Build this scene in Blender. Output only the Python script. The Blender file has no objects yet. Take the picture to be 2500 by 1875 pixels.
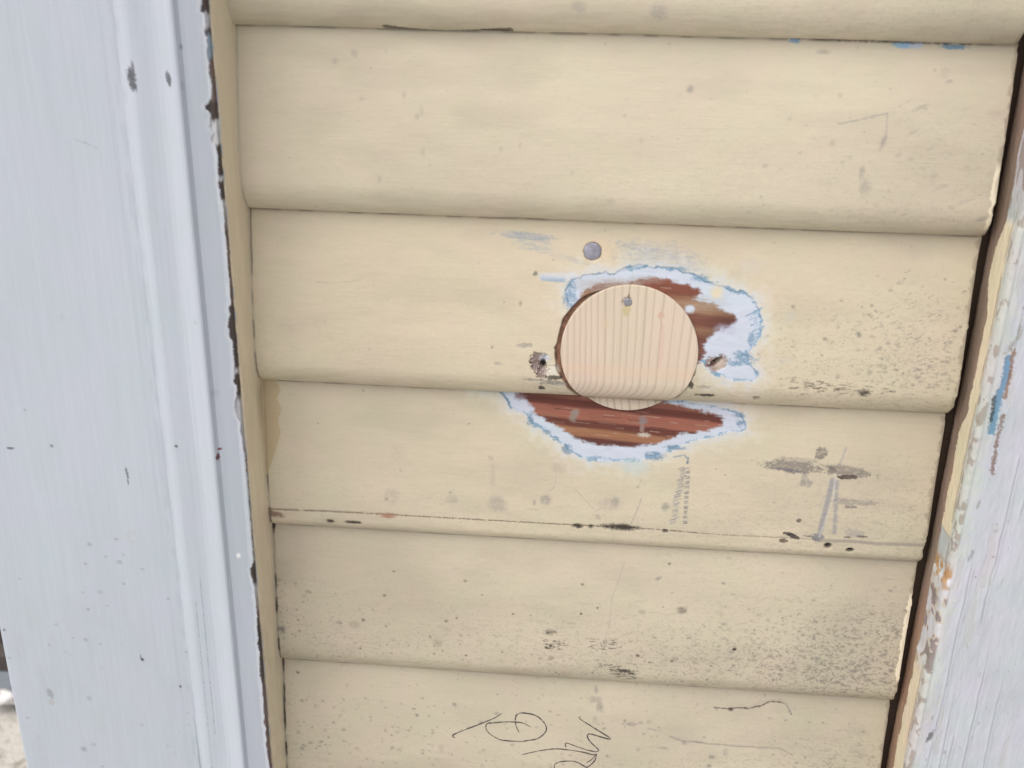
import bpy, math, random
import numpy as np
from mathutils import Matrix, Vector, Euler

# ------------------------------------------------------------------ camera, sky, sun, exposure
SC = bpy.context.scene
COL = SC.collection
CAM_LOC = (0.22872, -0.67135, 0.03060)
CAM_ROT = (1.1938487, -0.0212324, 0.0801083)
cam_d = bpy.data.cameras.new("camera")
cam_d.sensor_width = 36.0
cam_d.lens = 36.0
cam_d.clip_start = 0.01
cam_d.clip_end = 200.0
cam_d.dof.use_dof = True
cam_d.dof.focus_distance = 0.76
cam_d.dof.aperture_fstop = 9.0
cam = bpy.data.objects.new("camera", cam_d)
cam.location = CAM_LOC
cam.rotation_euler = CAM_ROT
COL.objects.link(cam)
SC.camera = cam

SUN_EL, SUN_AZ = math.radians(57), math.radians(-38)      # azimuth measured from -Y towards -X
world = bpy.data.worlds.new("World")
SC.world = world
world.use_nodes = True
wn = world.node_tree
for n in list(wn.nodes):
    wn.nodes.remove(n)
wo = wn.nodes.new("ShaderNodeOutputWorld")
wb = wn.nodes.new("ShaderNodeBackground")
ws = wn.nodes.new("ShaderNodeTexSky")
ws.sky_type = 'NISHITA'
ws.sun_disc = False
ws.sun_elevation = SUN_EL
ws.sun_rotation = math.radians(180) - SUN_AZ
ws.air_density = 1.0
ws.dust_density = 5.0
ws.ozone_density = 1.0
wb.inputs[1].default_value = 0.07
wn.links.new(ws.outputs[0], wb.inputs[0])
wn.links.new(wb.outputs[0], wo.inputs[0])

sun_d = bpy.data.lights.new("sun", 'SUN')
sun_d.energy = 2.7
sun_d.angle = math.radians(80)
sun_d.color = (1.0, 0.955, 0.88)
sun = bpy.data.objects.new("sun", sun_d)
# light comes from direction D (towards the sun)
D = Vector((math.sin(SUN_AZ) * math.cos(SUN_EL), -math.cos(SUN_AZ) * math.cos(SUN_EL), math.sin(SUN_EL)))
sun.rotation_euler = D.to_track_quat('Z', 'Y').to_euler()
COL.objects.link(sun)

SC.view_settings.view_transform = 'Standard'
SC.view_settings.look = 'None'
SC.view_settings.exposure = 0.26
SC.view_settings.gamma = 1.0
SC.render.engine = 'CYCLES'

# ------------------------------------------------------------------ helpers
rng = np.random.default_rng(11)
TAB = rng.random((256, 256)).astype(np.float32)

def vn(x, y, s=0):
    """smooth value noise, 0..1"""
    x = x + s * 17.31; y = y + s * 9.77
    ix = np.floor(x).astype(np.int64); iy = np.floor(y).astype(np.int64)
    fx = x - ix; fy = y - iy
    fx = fx * fx * (3 - 2 * fx); fy = fy * fy * (3 - 2 * fy)
    a = TAB[ix & 255, iy & 255]; b = TAB[(ix + 1) & 255, iy & 255]
    c = TAB[ix & 255, (iy + 1) & 255]; d = TAB[(ix + 1) & 255, (iy + 1) & 255]
    return (a * (1 - fx) + b * fx) * (1 - fy) + (c * (1 - fx) + d * fx) * fy

def fbm(x, y, s=0, o=4):
    r = 0; a = .5; t = 0
    for i in range(o):
        r = r + a * vn(x * 2 ** i, y * 2 ** i, s + i * 3); t += a; a *= .55
    return r / t

def sm(a, b, x):
    t = np.clip((x - a) / (b - a), 0, 1)
    return t * t * (3 - 2 * t)

def lin(r, g, b):
    return np.array([((c / 255 + .055) / 1.055) ** 2.4 if c > 10 else c / 3294 for c in (r, g, b)], dtype=np.float32)

ROT = np.array(Euler(CAM_ROT).to_matrix())
CL = np.array(CAM_LOC)

# the siding's measured section: top of each exposed face, its bottom, thickness of the lip, height of its roll
BOARDS = [  # z_top, z_bottom, lip, roll
    (0.2480, 0.1235, .0125, .0200),
    (0.1235, 0.0000, .0155, .0205),
    (0.0000, -0.11684, .0152, .0200),
    (-0.11684, -0.24065, .0142, .0175),
    (-0.24065, -0.35809, .0085, .0085),
    (-0.35809, -0.48146, .0105, .0150),
    (-0.48146, -0.6010, .0120, .0180),
    (-0.6010, -0.7250, .0120, .0180),
]
W = 0.480

def prof(z, k):
    z0, z1, t, a = BOARDS[k]
    zr = z1 + a
    y = -(.0018 + (t - .0018) * (1 - (1 - np.clip((z0 - z) / (z0 - zr), 0, 1)) ** 1.6))
    q = np.clip((zr - z) / a, 0, 1)
    roll = -t * np.sqrt(np.clip(1 - q ** 2.0, 0, 1))
    return np.where(z < zr, roll, y)

def prof_any(z):
    for k, b in enumerate(BOARDS):
        if b[1] <= z <= b[0]:
            return float(prof(np.array(z), k))
    return 0.0

def ray_(X, Y):
    d = np.array([(X - 1250) / 2500., -(Y - 937.5) / 2500., -1.])
    return ROT @ d

def wp(X, Y):
    """where the photograph's point (2500 px wide) meets the siding: x, z"""
    d = ray_(X, Y)
    y = -.008
    for _ in range(8):
        P = CL + d * ((y - CL[1]) / d[1])
        y = .5 * y + .5 * prof_any(P[2])
    return P[0], P[2]

def on(X, Y, yplane):
    d = ray_(X, Y)
    P = CL + d * ((yplane - CL[1]) / d[1])
    return P[0], P[2]

def sx(X, Y, xplane):
    d = ray_(X, Y)
    P = CL + d * ((xplane - CL[0]) / d[0])
    return P[1], P[2]

class Canvas:
    """albedo and relief of a surface given by two coordinates in metres"""
    def __init__(s, A, B, base):
        s.A = A; s.B = B
        s.col = np.ones(A.shape + (3,), np.float32) * base
        s.dy = np.zeros(A.shape, np.float32)          # + is into the wood
        s.nf = fbm(A * 900, B * 900, 5, 3) - .5        # about 1 mm
        s.nm = fbm(A * 220, B * 220, 9, 3) - .5        # about 5 mm
    def box(s, pts, m):
        P = np.array(pts)
        return (s.A > P[:, 0].min() - m) & (s.A < P[:, 0].max() + m) & (s.B > P[:, 1].min() - m) & (s.B < P[:, 1].max() + m)
    def mix(s, sel, mask, c):
        m = np.clip(mask, 0, 1)[:, None]
        s.col[sel] = s.col[sel] * (1 - m) + np.asarray(c, np.float32) * m
    def mul(s, sel, mask, f):
        m = np.clip(mask, 0, 1)[:, None]
        s.col[sel] *= 1 - m * (1 - np.asarray(f, np.float32))
    def seg(s, sel, pts, closed=False):
        a = s.A[sel]; b = s.B[sel]
        d = np.full(a.shape, 1e9)
        P = list(pts) + ([pts[0]] if closed else [])
        for (x0, y0), (x1, y1) in zip(P[:-1], P[1:]):
            ex, ey = x1 - x0, y1 - y0; L = ex * ex + ey * ey + 1e-16
            t = np.clip(((a - x0) * ex + (b - y0) * ey) / L, 0, 1)
            d = np.minimum(d, (a - x0 - t * ex) ** 2 + (b - y0 - t * ey) ** 2)
        return np.sqrt(d)
    def inside(s, sel, pts):
        a = s.A[sel]; b = s.B[sel]; r = np.zeros(a.shape, bool)
        n = len(pts)
        for i in range(n):
            x0, y0 = pts[i]; x1, y1 = pts[(i + 1) % n]
            if y0 == y1: continue
            c = ((y0 > b) != (y1 > b)) & (a < (x1 - x0) * (b - y0) / (y1 - y0) + x0)
            r ^= c
        return r
    def sdf(s, sel, pts):
        d = s.seg(sel, pts, True)
        return np.where(s.inside(sel, pts), d, -d)
    def line(s, pts, w, c, op=1., soft=.0004, dash=0., rough=.0006, cut=0.):
        if not s.box(pts, w * 3 + .003).any(): return
        sel = s.box(pts, w * 3 + .003)
        d = s.seg(sel, pts) + s.nf[sel] * rough * 2
        m = 1 - sm(w - soft, w + soft, d)
        if dash:
            m = m * sm(.5 - dash * .5 - .06, .5 - dash * .5 + .1, fbm(s.A[sel] * 420, s.B[sel] * 420, 3, 2))
        s.mix(sel, m * op, c)
        if cut: s.dy[sel] += m * cut
    def blob(s, x, z, rx, rz, c, op=1., rot=0., soft=.5, rough=.5, cut=0., streak=0.):
        R = max(rx, rz) * 1.8
        sel = (abs(s.A - x) < R) & (abs(s.B - z) < R)
        if not sel.any(): return
        a = s.A[sel] - x; b = s.B[sel] - z
        ca, sa = math.cos(rot), math.sin(rot)
        p = (a * ca + b * sa) / rx; q = (-a * sa + b * ca) / rz
        r = np.sqrt(p * p + q * q) + (s.nm[sel] + s.nf[sel]) * rough
        m = 1 - sm(1 - soft, 1 + soft, r)
        tx_ = .55 if op < .85 else .15
        m = m * ((1 - tx_) + tx_ * sm(.30, .62, fbm(s.A[sel] * 520, s.B[sel] * 900, 23, 2) + .12))
        if streak:
            m = m * (1 - streak * sm(.4, .6, fbm(s.A[sel] * 160, s.B[sel] * 1100, 21, 2)))
        s.mix(sel, m * op, c)
        if cut: s.dy[sel] += m * cut
    def specks(s, n, fn, c, rmin, rmax, op=(.3, .9), el=1.5, seed=1):
        r = np.random.default_rng(seed)
        for _ in range(n):
            x, z = fn(r)
            rad = rmin + (rmax - rmin) * r.random() ** 3
            e = 1 + (el - 1) * r.random()
            s.blob(x, z, rad * e, rad, c, op[0] + (op[1] - op[0]) * r.random(), rot=r.normal() * .25, soft=.5, rough=.8)

def grid_mesh(name, X, Y, Z, C, mat, parent=None, wrap=False, caps=False):
    n, m = X.shape
    v = np.stack([X, Y, Z], -1).reshape(-1, 3).astype(np.float32)
    i, j = np.meshgrid(np.arange(n - 1), np.arange(m if wrap else m - 1), indexing='ij')
    j2 = (j + 1) % m
    q = np.stack([i * m + j, (i + 1) * m + j, (i + 1) * m + j2, i * m + j2], -1).reshape(-1, 4)
    loops = q.ravel(); starts = np.arange(len(q)) * 4; tot = np.full(len(q), 4)
    if caps:
        c0 = np.arange(m); c1 = (n - 1) * m + np.arange(m)[::-1]
        starts = np.r_[starts, len(loops), len(loops) + m]; tot = np.r_[tot, m, m]
        loops = np.r_[loops, c0, c1]
    me = bpy.data.meshes.new(name)
    me.vertices.add(len(v)); me.vertices.foreach_set('co', v.ravel())
    me.loops.add(len(loops)); me.loops.foreach_set('vertex_index', loops.astype(np.int32))
    me.polygons.add(len(starts)); me.polygons.foreach_set('loop_start', starts.astype(np.int32))
    me.polygons.foreach_set('loop_total', tot.astype(np.int32))
    sm_ = np.ones(len(starts), bool)
    if caps: sm_[-2:] = False
    me.polygons.foreach_set('use_smooth', sm_)
    me.update(calc_edges=True)
    at = me.color_attributes.new('albedo', 'FLOAT_COLOR', 'POINT')
    rgba = np.ones((n * m, 4), np.float32); rgba[:, :3] = C.reshape(-1, 3)
    at.data.foreach_set('color', rgba.ravel())
    me.materials.append(mat)
    me.validate()
    o = bpy.data.objects.new(name, me); COL.objects.link(o)
    if parent: o.parent = parent
    return o

def mesh_obj(name, verts, faces, mat, parent=None, smooth=False):
    me = bpy.data.meshes.new(name)
    me.from_pydata(verts, [], faces); me.update()
    me.materials.append(mat)
    for p in me.polygons: p.use_smooth = smooth
    o = bpy.data.objects.new(name, me); COL.objects.link(o)
    if parent: o.parent = parent
    return o

def thing(name, label, cat, loc=(0, 0, 0)):
    o = bpy.data.objects.new(name, None); COL.objects.link(o)
    o.empty_display_size = .05
    o['label'] = label; o['category'] = cat; o['kind'] = 'thing'
    return o

def nodes(mat):
    mat.use_nodes = True
    return mat.node_tree, mat.node_tree.nodes["Principled BSDF"]

def attr_mat(name, rough, streak=(40, 400, 1), amp=.06, bump=.0002, bscale=(300, 300, 1500), spec=.35, mott=.05):
    m = bpy.data.materials.new(name)
    nt, bs = nodes(m)
    N = nt.nodes.new; L = nt.links.new
    at = N("ShaderNodeAttribute"); at.attribute_name = 'albedo'
    tc = N("ShaderNodeTexCoord")
    mp = N("ShaderNodeMapping"); mp.inputs['Scale'].default_value = streak
    L(tc.outputs['Object'], mp.inputs[0])
    n1 = N("ShaderNodeTexNoise"); n1.inputs['Scale'].default_value = 1; n1.inputs['Detail'].default_value = 6
    n1.inputs['Roughness'].default_value = .65
    L(mp.outputs[0], n1.inputs['Vector'])
    r1 = N("ShaderNodeMapRange"); r1.inputs[1].default_value = .3; r1.inputs[2].default_value = .7
    r1.inputs[3].default_value = 1 - amp; r1.inputs[4].default_value = 1 + amp
    L(n1.outputs[0], r1.inputs[0])
    n2 = N("ShaderNodeTexNoise"); n2.inputs['Scale'].default_value = 28; n2.inputs['Detail'].default_value = 5
    L(tc.outputs['Object'], n2.inputs['Vector'])
    hs = N("ShaderNodeMix"); hs.data_type = 'RGBA'; hs.blend_type = 'MIX'
    hs.inputs[6].default_value = (1 + mott, 1 - mott * .3, 1 + mott * .4, 1); hs.inputs[7].default_value = (1 - mott, 1 + mott * .2, 1 - mott, 1)
    r2 = N("ShaderNodeMapRange"); r2.inputs[1].default_value = .35; r2.inputs[2].default_value = .65
    L(n2.outputs[0], r2.inputs[0]); L(r2.outputs[0], hs.inputs[0])
    m1 = N("ShaderNodeMix"); m1.data_type = 'RGBA'; m1.blend_type = 'MULTIPLY'; m1.inputs[0].default_value = 1
    L(at.outputs['Color'], m1.inputs[6]); L(hs.outputs[2], m1.inputs[7])
    vm = N("ShaderNodeVectorMath"); vm.operation = 'SCALE'
    L(m1.outputs[2], vm.inputs[0]); L(r1.outputs[0], vm.inputs['Scale'])
    L(vm.outputs[0], bs.inputs['Base Color'])
    bs.inputs['Roughness'].default_value = rough
    bs.inputs['Specular IOR Level'].default_value = spec
    mb = N("ShaderNodeMapping"); mb.inputs['Scale'].default_value = bscale
    L(tc.outputs['Object'], mb.inputs[0])
    n3 = N("ShaderNodeTexNoise"); n3.inputs['Scale'].default_value = 1; n3.inputs['Detail'].default_value = 5
    L(mb.outputs[0], n3.inputs['Vector'])
    bp = N("ShaderNodeBump"); bp.inputs['Distance'].default_value = bump; bp.inputs['Strength'].default_value = .8
    L(n3.outputs[0], bp.inputs['Height']); L(bp.outputs[0], bs.inputs['Normal'])
    return m

def plain_mat(name, c, rough=.7, metal=0., amp=.15, scale=300):
    m = bpy.data.materials.new(name)
    nt, bs = nodes(m)
    N = nt.nodes.new; L = nt.links.new
    tc = N("ShaderNodeTexCoord"); n = N("ShaderNodeTexNoise"); n.inputs['Scale'].default_value = scale
    n.inputs['Detail'].default_value = 5
    L(tc.outputs['Object'], n.inputs['Vector'])
    r = N("ShaderNodeValToRGB")
    r.color_ramp.elements[0].position = .3; r.color_ramp.elements[1].position = .7
    r.color_ramp.elements[0].color = (*[x * (1 - amp) for x in c], 1)
    r.color_ramp.elements[1].color = (*[x * (1 + amp) for x in c], 1)
    L(n.outputs[0], r.inputs[0]); L(r.outputs[0], bs.inputs['Base Color'])
    bs.inputs['Roughness'].default_value = rough; bs.inputs['Metallic'].default_value = metal
    return m

CREAM = np.array([.61, .555, .442], np.float32)
CREAM2 = np.array([.628, .555, .418], np.float32)
PRIMER = np.array([.56, .62, .74], np.float32)
BLUE = np.array([.15, .28, .42], np.float32)
WHITE = np.array([.488, .54, .628], np.float32)
GREY = np.array([.33, .32, .31], np.float32)
DARK = np.array([.035, .028, .024], np.float32)
BROWN = np.array([.20, .105, .07], np.float32)

M_SIDING = attr_mat('cream_painted_siding', .55, (60, 60, 420), .018, .00016, (60, 200, 900), .3, .018)
M_CASING = attr_mat('white_painted_casing', .45, (420, 300, 14), .028, .00012, (900, 300, 40), .3, .02)
M_OLDCASING = attr_mat('peeling_painted_casing', .7, (300, 300, 40), .05, .0004, (300, 200, 90), .25, .04)
M_PINE = attr_mat('fresh_sawn_pine', .75, (900, 300, 40), .03, .0001, (1200, 600, 80), .2, .02)

def zoomA(u, v): return wp(1150 + .3617 * u, 540 + .3617 * v)
def zoomC(u, v): return wp(800 + .4069 * u, 1000 + .4069 * v)
def zoomD(u, v): return wp(1700 + .3617 * u, 500 + .3617 * v)
def zoomE(u, v): return wp(1700 + .3617 * u, 1000 + .3617 * v)
def zoomF(u, v): return wp(1600 + .4069 * u, .4069 * v)
def zoomG(u, v): return wp(800 + .4069 * u, .4069 * v)
def zoomH(u, v): return wp(1700 + .22604 * u, 1600 + .22604 * v)
def zoomI(u, v): return wp(1000 + .31646 * u, 1450 + .31646 * v)
def zoomJ(u, v): return wp(.4069 * u, 600 + .4069 * v)
def zoomK(u, v): return wp(.4069 * u, 1200 + .4069 * v)
def P(f, *pts): return [f(*p) for p in pts]

PLUG_X, PLUG_Z, PLUG_R = .2605, -.2035, .0464

# ------------------------------------------------------------------ the siding
def board_marks(k, c):
    A, B = c.A, c.B
    z0, z1 = BOARDS[k][:2]
    # each coat has its own slight tone, mottling worn by weather, and shade painted in
    tone = {1: .0, 2: .0, 3: .55, 4: .35, 5: .1, 6: .0}.get(k, 0)
    c.col[:] = CREAM * (1 - tone) + CREAM2 * tone
    g = fbm(A * 9, B * 22, 31, 4) - .5
    c.col *= (1 + g * .16)[..., None]
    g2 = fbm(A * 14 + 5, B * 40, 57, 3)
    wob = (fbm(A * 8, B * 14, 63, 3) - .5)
    grey = sm(.5, .75, g2) * .22 + sm(.20, .04, A + wob * .16) * sm(.004, .03, A) * .42 + sm(.37, .475, A + wob * .10) * .42 + {4: .12, 5: .50, 6: .60, 7: .6}.get(k, 0) * (.45 + .55 * sm(.35, .6, fbm(A * 6, B * 9, 64, 3)))  # mottling, plus shade put into the colour at both ends and on lower boards
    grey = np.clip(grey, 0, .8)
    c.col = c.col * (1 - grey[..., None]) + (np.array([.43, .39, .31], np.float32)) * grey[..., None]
    st = fbm(A * 35, B * 900, 77, 3)
    c.col *= (1 - .02 * sm(.5, .8, st))[..., None]
    # faint round smudges
    r = np.random.default_rng(40 + k)
    for _ in range(45):
        c.blob(r.random() * W, z1 + r.random() * (z0 - z1), .001 + .004 * r.random() ** 2, .0006 + .0014 * r.random(), GREY * 1.15, .05 + .12 * r.random(), rot=r.normal() * .5, soft=.8)
    edge = lambda rr: (W - abs(rr.normal()) * .07, z1 + .012 + rr.random() ** 1.4 * (z0 - z1) * .6)
    unif = lambda rr: (rr.random() * W, z1 + rr.random() * (z0 - z1))
    low = lambda rr: (rr.random() * W, z1 + .006 + abs(rr.normal()) * .03)
    if k == 2:
        c.specks(70, unif, GREY * .9, .0004, .0014, (.1, .4), 1.6, 2)
        c.specks(60, edge, GREY * .8, .0004, .0016, (.1, .45), 2.4, 3)
    if k == 3:
        c.specks(50, unif, GREY * .8, .0003, .0010, (.1, .45), 1.6, 4)
        c.specks(330, lambda rr: (W - .004 - abs(rr.normal()) * .062, z1 + .022 + abs(rr.normal()) * .030), GREY * .55, .0003, .0013, (.15, .6), 2.2, 5)
    if k == 4:
        c.specks(60, unif, GREY * .7, .0003, .0009, (.2, .6), 1.5, 6)
    if k == 5:
        c.specks(520, low, GREY * .35, .0003, .0009, (.15, .8), 1.4, 7)
        c.specks(900, lambda rr: (W - .004 - abs(rr.normal()) * .085, z1 + .018 + abs(rr.normal()) * .030), GREY * .5, .0003, .0014, (.15, .55), 2.0, 8)
        c.specks(120, lambda rr: (abs(rr.normal()) * .03, z1 + .02 + rr.random() * .06), GREY * .45, .0003, .0012, (.15, .6), 1.6, 9)
    if k == 6:
        c.specks(700, unif, GREY * .55, .0003, .0011, (.1, .5), 1.6, 10)
        c.specks(260, lambda rr: (abs(rr.normal()) * .10, z0 - .03 - rr.random() * .06), GREY * .45, .0003, .0016, (.1, .5), 1.6, 12)
    # continuous fine grime: denser low on each face, towards the ends and on the two lowest boards
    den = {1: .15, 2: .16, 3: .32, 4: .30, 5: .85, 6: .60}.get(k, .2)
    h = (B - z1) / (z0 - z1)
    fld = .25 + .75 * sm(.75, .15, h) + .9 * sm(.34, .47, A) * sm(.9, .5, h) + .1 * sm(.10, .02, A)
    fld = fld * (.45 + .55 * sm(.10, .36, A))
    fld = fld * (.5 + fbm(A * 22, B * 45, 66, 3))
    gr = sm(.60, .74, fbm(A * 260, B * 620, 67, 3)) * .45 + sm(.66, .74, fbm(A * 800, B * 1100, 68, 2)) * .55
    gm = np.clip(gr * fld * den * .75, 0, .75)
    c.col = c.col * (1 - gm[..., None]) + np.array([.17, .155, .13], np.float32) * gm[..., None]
    lap_shade = sm(.20, .02, h) * (.30 + .70 * sm(.44, .62, fbm(A * 60, B * 420, 69, 4))) * .42 * (.4 + .6 * den)  # shade of the rolled lip painted in, broken up like grime
    c.col = c.col * (1 - lap_shade[..., None]) + np.array([.34, .295, .20], np.float32) * lap_shade[..., None]
    # dark slit where the board tucks under the lip above, broken
    slit = sm(.0016, .0004, (z0 - B)) * (.25 + .5 * sm(.45, .7, vn(A * 90, B * 0 + k, 8)))
    c.col *= (1 - .55 * slit)[..., None]
    # hairline between boards and the cream return of the casing at the left
    if k in (2, 3, 4, 5, 6):
        w = {2: .35, 3: .6, 4: .8, 5: 1., 6: 1.}[k]
        lx = .0007 + .0007 * fbm(B * 120, B * 0, k, 3)
        wl = .0002 + .0007 * fbm(B * 220, B * 0 + 7, k, 3) * w
        m = (1 - sm(wl, wl + .0006, abs(A - lx))) * w * (.35 + .65 * sm(.25, .6, vn(B * 90, B * 0 + 2, k)))
        c.mix(np.ones(A.shape, bool), m[np.ones(A.shape, bool)], DARK * 3)
        c.dy += m * .0006
    # ragged flaked edge at the right end
    fl = sm(W - .0022, W - .0006, A + c.nm * .006)
    al = np.ones(A.shape, bool)
    c.mix(al, (fl * .45)[al], np.array([.25, .20, .16]))
    if k in (2, 5):
        lo_, hi_ = (z1 + .004, z1 + .050) if k == 2 else (z1 + .02, z1 + .10)
        br = sm(W - .0030, W - .0022, A + c.nm * .004) * sm(lo_, lo_ + .006, B) * sm(hi_, hi_ - .008, B)
        c.mix(al, (br * .9)[al], np.array([.80, .73, .58]))

    if k == 1:
        c.line(P(zoomG, (340, 158), (430, 168), (560, 182), (740, 196), (900, 190), (1100, 180)), .0011, DARK * 2.5, .8, dash=.9, cut=.0006)
        for u, v, ru, op in [(1510, 45, 26, .4), (1990, 70, 30, .4)]:
            x, z = zoomG(u, v); c.blob(x, z, ru * .00016, ru * .00016, GREY, op)
    if k == 2:
        for (u, v, ru, rv, op) in [(160, 318, 17, 17, .5), (45, 368, 15, 15, .45), (205, 590, 12, 12, .35), (458, 570, 10, 18, .4), (562, 665, 9, 26, .35), (538, 700, 11, 16, .45), (572, 910, 11, 22, .3), (310, 1075, 11, 20, .45), (1040, 895, 10, 14, .3), (1155, 870, 9, 14, .3), (2175, 535, 14, 16, .9), (1470, 1035, 10, 14, .3), (1880, 840, 9, 12, .3), (1700, 1205, 18, 14, .3)]:
            x, z = zoomG(u, v); c.blob(x, z, ru * .00013, rv * .00013, GREY * .8, op * .75, soft=.7)
        for (u, v, ru, rv, op, ro) in [(1010, 312, 26, 12, .5, 0), (1765, 487, 14, 7, .55, .3), (1740, 440, 18, 26, .25, .3), (1590, 645, 34, 10, .45, .4), (1545, 795, 24, 8, .4, .5), (1368, 850, 10, 40, .7, -.25), (1240, 1030, 12, 30, .6, -.1), (1258, 1120, 22, 34, .5, 0), (1970, 1310, 26, 10, .7, .5), (1490, 1287, 14, 6, .5, .4), (1060, 860, 12, 16, .35, 0), (1670, 1055, 14, 14, .3, 0), (2040, 680, 30, 12, .25, 0), (1535, 955, 16, 8, .3, 0), (1720, 1120, 26, 10, .3, .4), (1850, 1210, 30, 10, .3, .3)]:
            x, z = zoomF(u, v); c.blob(x, z, ru * .00014, rv * .00012, GREY * .7, op * .8, rot=ro, soft=.7)
        c.line(P(zoomF, (1100, 742), (1150, 735), (1390, 680)), .0005, GREY * .9, .5, .0004, dash=.8)
        c.line(P(zoomF, (1390, 680), (1388, 740), (1385, 800)), .0004, GREY * .9, .45, .0004, dash=.8)
        c.line(P(zoomF, (1430, 652), (1480, 630), (1540, 595)), .0003, GREY, .4, .0004, dash=.8)
        for u, w_, cc in [(835, 26, BLUE * 1.2), (1500, 62, BLUE * 1.5), (1565, 30, PRIMER * .8), (1800, 50, BLUE * .9)]:
            x, z = zoomF(u, 225 + (u - 835) * .04 + 18); c.blob(x, z, w_ * .00014, .0016, cc, .9, rough=.9, soft=.25)
        c.line(P(zoomF, (680, 222), (1050, 240), (1900, 268)), .0005, DARK * 2, .7, dash=.3)

    if k == 3:      # worn streaks round the sanded patch
        for (u, v, ru, rv, op, ro) in [(380, 100, 150, 18, .6, -.05), (420, 160, 110, 34, .32, -.1), (1250, 230, 210, 66, .38, -.12), (1340, 265, 230, 40, .30, -.22), (650, 250, 170, 14, .25, -.2)]:
            x, z = zoomA(u, v); c.blob(x, z, ru * .00013, rv * .00013, np.array([.36, .39, .43]), min(1, op * 1.7), rot=ro, soft=.3, rough=.7, streak=.6)
        for (u, v, ru, rv, op) in [(1900, 300, 70, 40, .2), (2150, 655, 22, 26, .35), (2120, 940, 30, 14, .3)]:
            x, z = zoomA(u, v); c.blob(x, z, ru * .00013, rv * .00013, PRIMER * .8, op, streak=.5)
        x, z = zoomA(880, 215); c.blob(x, z, .010, .007, np.array([.70, .50, .30]), .30, soft=.9, rough=.2)
    if k in (3, 4):
        # the sanded ring: cream fades to a pale thin coat, then blue, primer, bare wood
        if k == 3:
            outer = P(zoomA, (640, 440), (690, 380), (850, 352), (980, 345), (1090, 302), (1180, 290), (1330, 315), (1500, 360), (1640, 415), (1780, 460), (1880, 500), (1945, 580), (1960, 700), (1940, 800), (1900, 850), (1865, 880), (1870, 960), (1925, 1000), (1935, 1040), (1900, 1078), (1760, 1072), (1660, 1040), (1600, 985), (1560, 950), (1300, 900), (800, 800), (690, 585), (640, 530))
            wood = P(zoomA, (700, 560), (770, 455), (900, 410), (1040, 415), (1140, 385), (1240, 378), (1400, 412), (1530, 450), (1565, 492), (1500, 520), (1620, 550), (1700, 600), (1780, 625), (1800, 670), (1750, 715), (1640, 750), (1590, 800), (1565, 840), (1580, 900), (1545, 955), (1400, 1000), (900, 900))
        else:
            outer = P(zoomA, (0, 1125), (110, 1135), (180, 1142), (240, 1200), (270, 1260), (390, 1310), (400, 1360), (500, 1420), (560, 1460), (640, 1530), (740, 1590), (880, 1620), (1100, 1620), (1250, 1590), (1440, 1500), (1600, 1460), (1750, 1430), (1860, 1410), (1850, 1350), (1830, 1305), (1700, 1262), (1500, 1228), (1420, 1212), (1300, 1212)) + [(.24, -.2395), (.20, -.2395)]
            wood = P(zoomA, (290, 1150), (420, 1265), (410, 1290), (470, 1330), (600, 1400), (700, 1470), (860, 1520), (1090, 1530), (1290, 1495), (1400, 1445), (1600, 1418), (1700, 1370), (1700, 1322), (1560, 1278), (1300, 1218)) + [(.25, -.2395), (.20, -.2395)]
        sel = c.box(outer, .022)
        jag = c.nf[sel] * .0016 + c.nm[sel] * .0035
        so = c.sdf(sel, outer) + jag
        a, b = A[sel], B[sel]
        fade = sm(-.016, -.001, so + c.nm[sel] * .012) * .55
        c.mix(sel, fade * .75, np.array([.70, .70, .66]))
        c.mix(sel, sm(-.0065, -.0010, so + c.nm[sel] * .006) * .38, PRIMER * 1.0)
        # feathered blue line: broken, of changing width
        wv = .0001 + .0007 * sm(.35, .8, vn(a * 120, b * 120, 61)) + 0.0009 * sm(.72, .85, vn(a * 60, b * 60, 91))
        bl = (1 - sm(wv, wv + .0008, abs(so - .0004 + c.nf[sel] * .0012))) * (.25 + .75 * sm(.30, .55, vn(a * 260, b * 260, 33)))
        c.mix(sel, sm(-.0004, .0004, so), PRIMER)
        c.mix(sel, sm(.45, .75, vn(a * 130, b * 500, 14)) * sm(.0, .001, so) * .3, PRIMER * [.88, .86, .84])
        c.mix(sel, bl * .9, BLUE * (1.0) + .04)
        c.dy[sel] += sm(-.0002, .0003, so + c.nm[sel] * .002) * .00045
        sel = c.box(wood, .006)
        a, b = A[sel], B[sel]
        sw = c.sdf(sel, wood) + c.nf[sel] * .0016 + (vn(a * 120, b * 900, 19) - .5) * .0018 + c.nm[sel] * .003
        wm = sm(-.0012, .0016, sw)
        # grain runs along the board: bands follow z, drifting slightly
        zz = b + (a - zoomA(1000 if k == 4 else 1500, 1000)[0]) * (.062 if k == 4 else .03) + (vn(a * 14, b * 0, 71) - .5) * .0010 + (vn(a * 60, b * 40, 72) - .5) * .0005
        if k == 3:
            zs = [zoomA(1500, v)[1] for v in (380, 430, 500, 525, 560, 610, 640, 700, 730, 790, 900)]
            cs = [(150, 110, 98), (128, 80, 66), (120, 74, 62), (138, 100, 78), (155, 128, 106), (150, 118, 96), (118, 80, 70), (112, 74, 64), (140, 108, 90), (112, 76, 64), (118, 84, 80)]
        else:
            zs = [zoomA(1000, v)[1] for v in (1190, 1228, 1244, 1278, 1296, 1360, 1378, 1412, 1430, 1474, 1490, 1530)]
            cs = [(142, 96, 82), (130, 84, 72), (94, 54, 48), (98, 56, 50), (148, 96, 84), (150, 100, 86), (98, 58, 52), (104, 62, 54), (150, 110, 84), (146, 106, 82), (92, 56, 52), (96, 60, 54)]
        cs = np.array([lin(*q) for q in cs]) * np.array([1.02, .97, .94])
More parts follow.
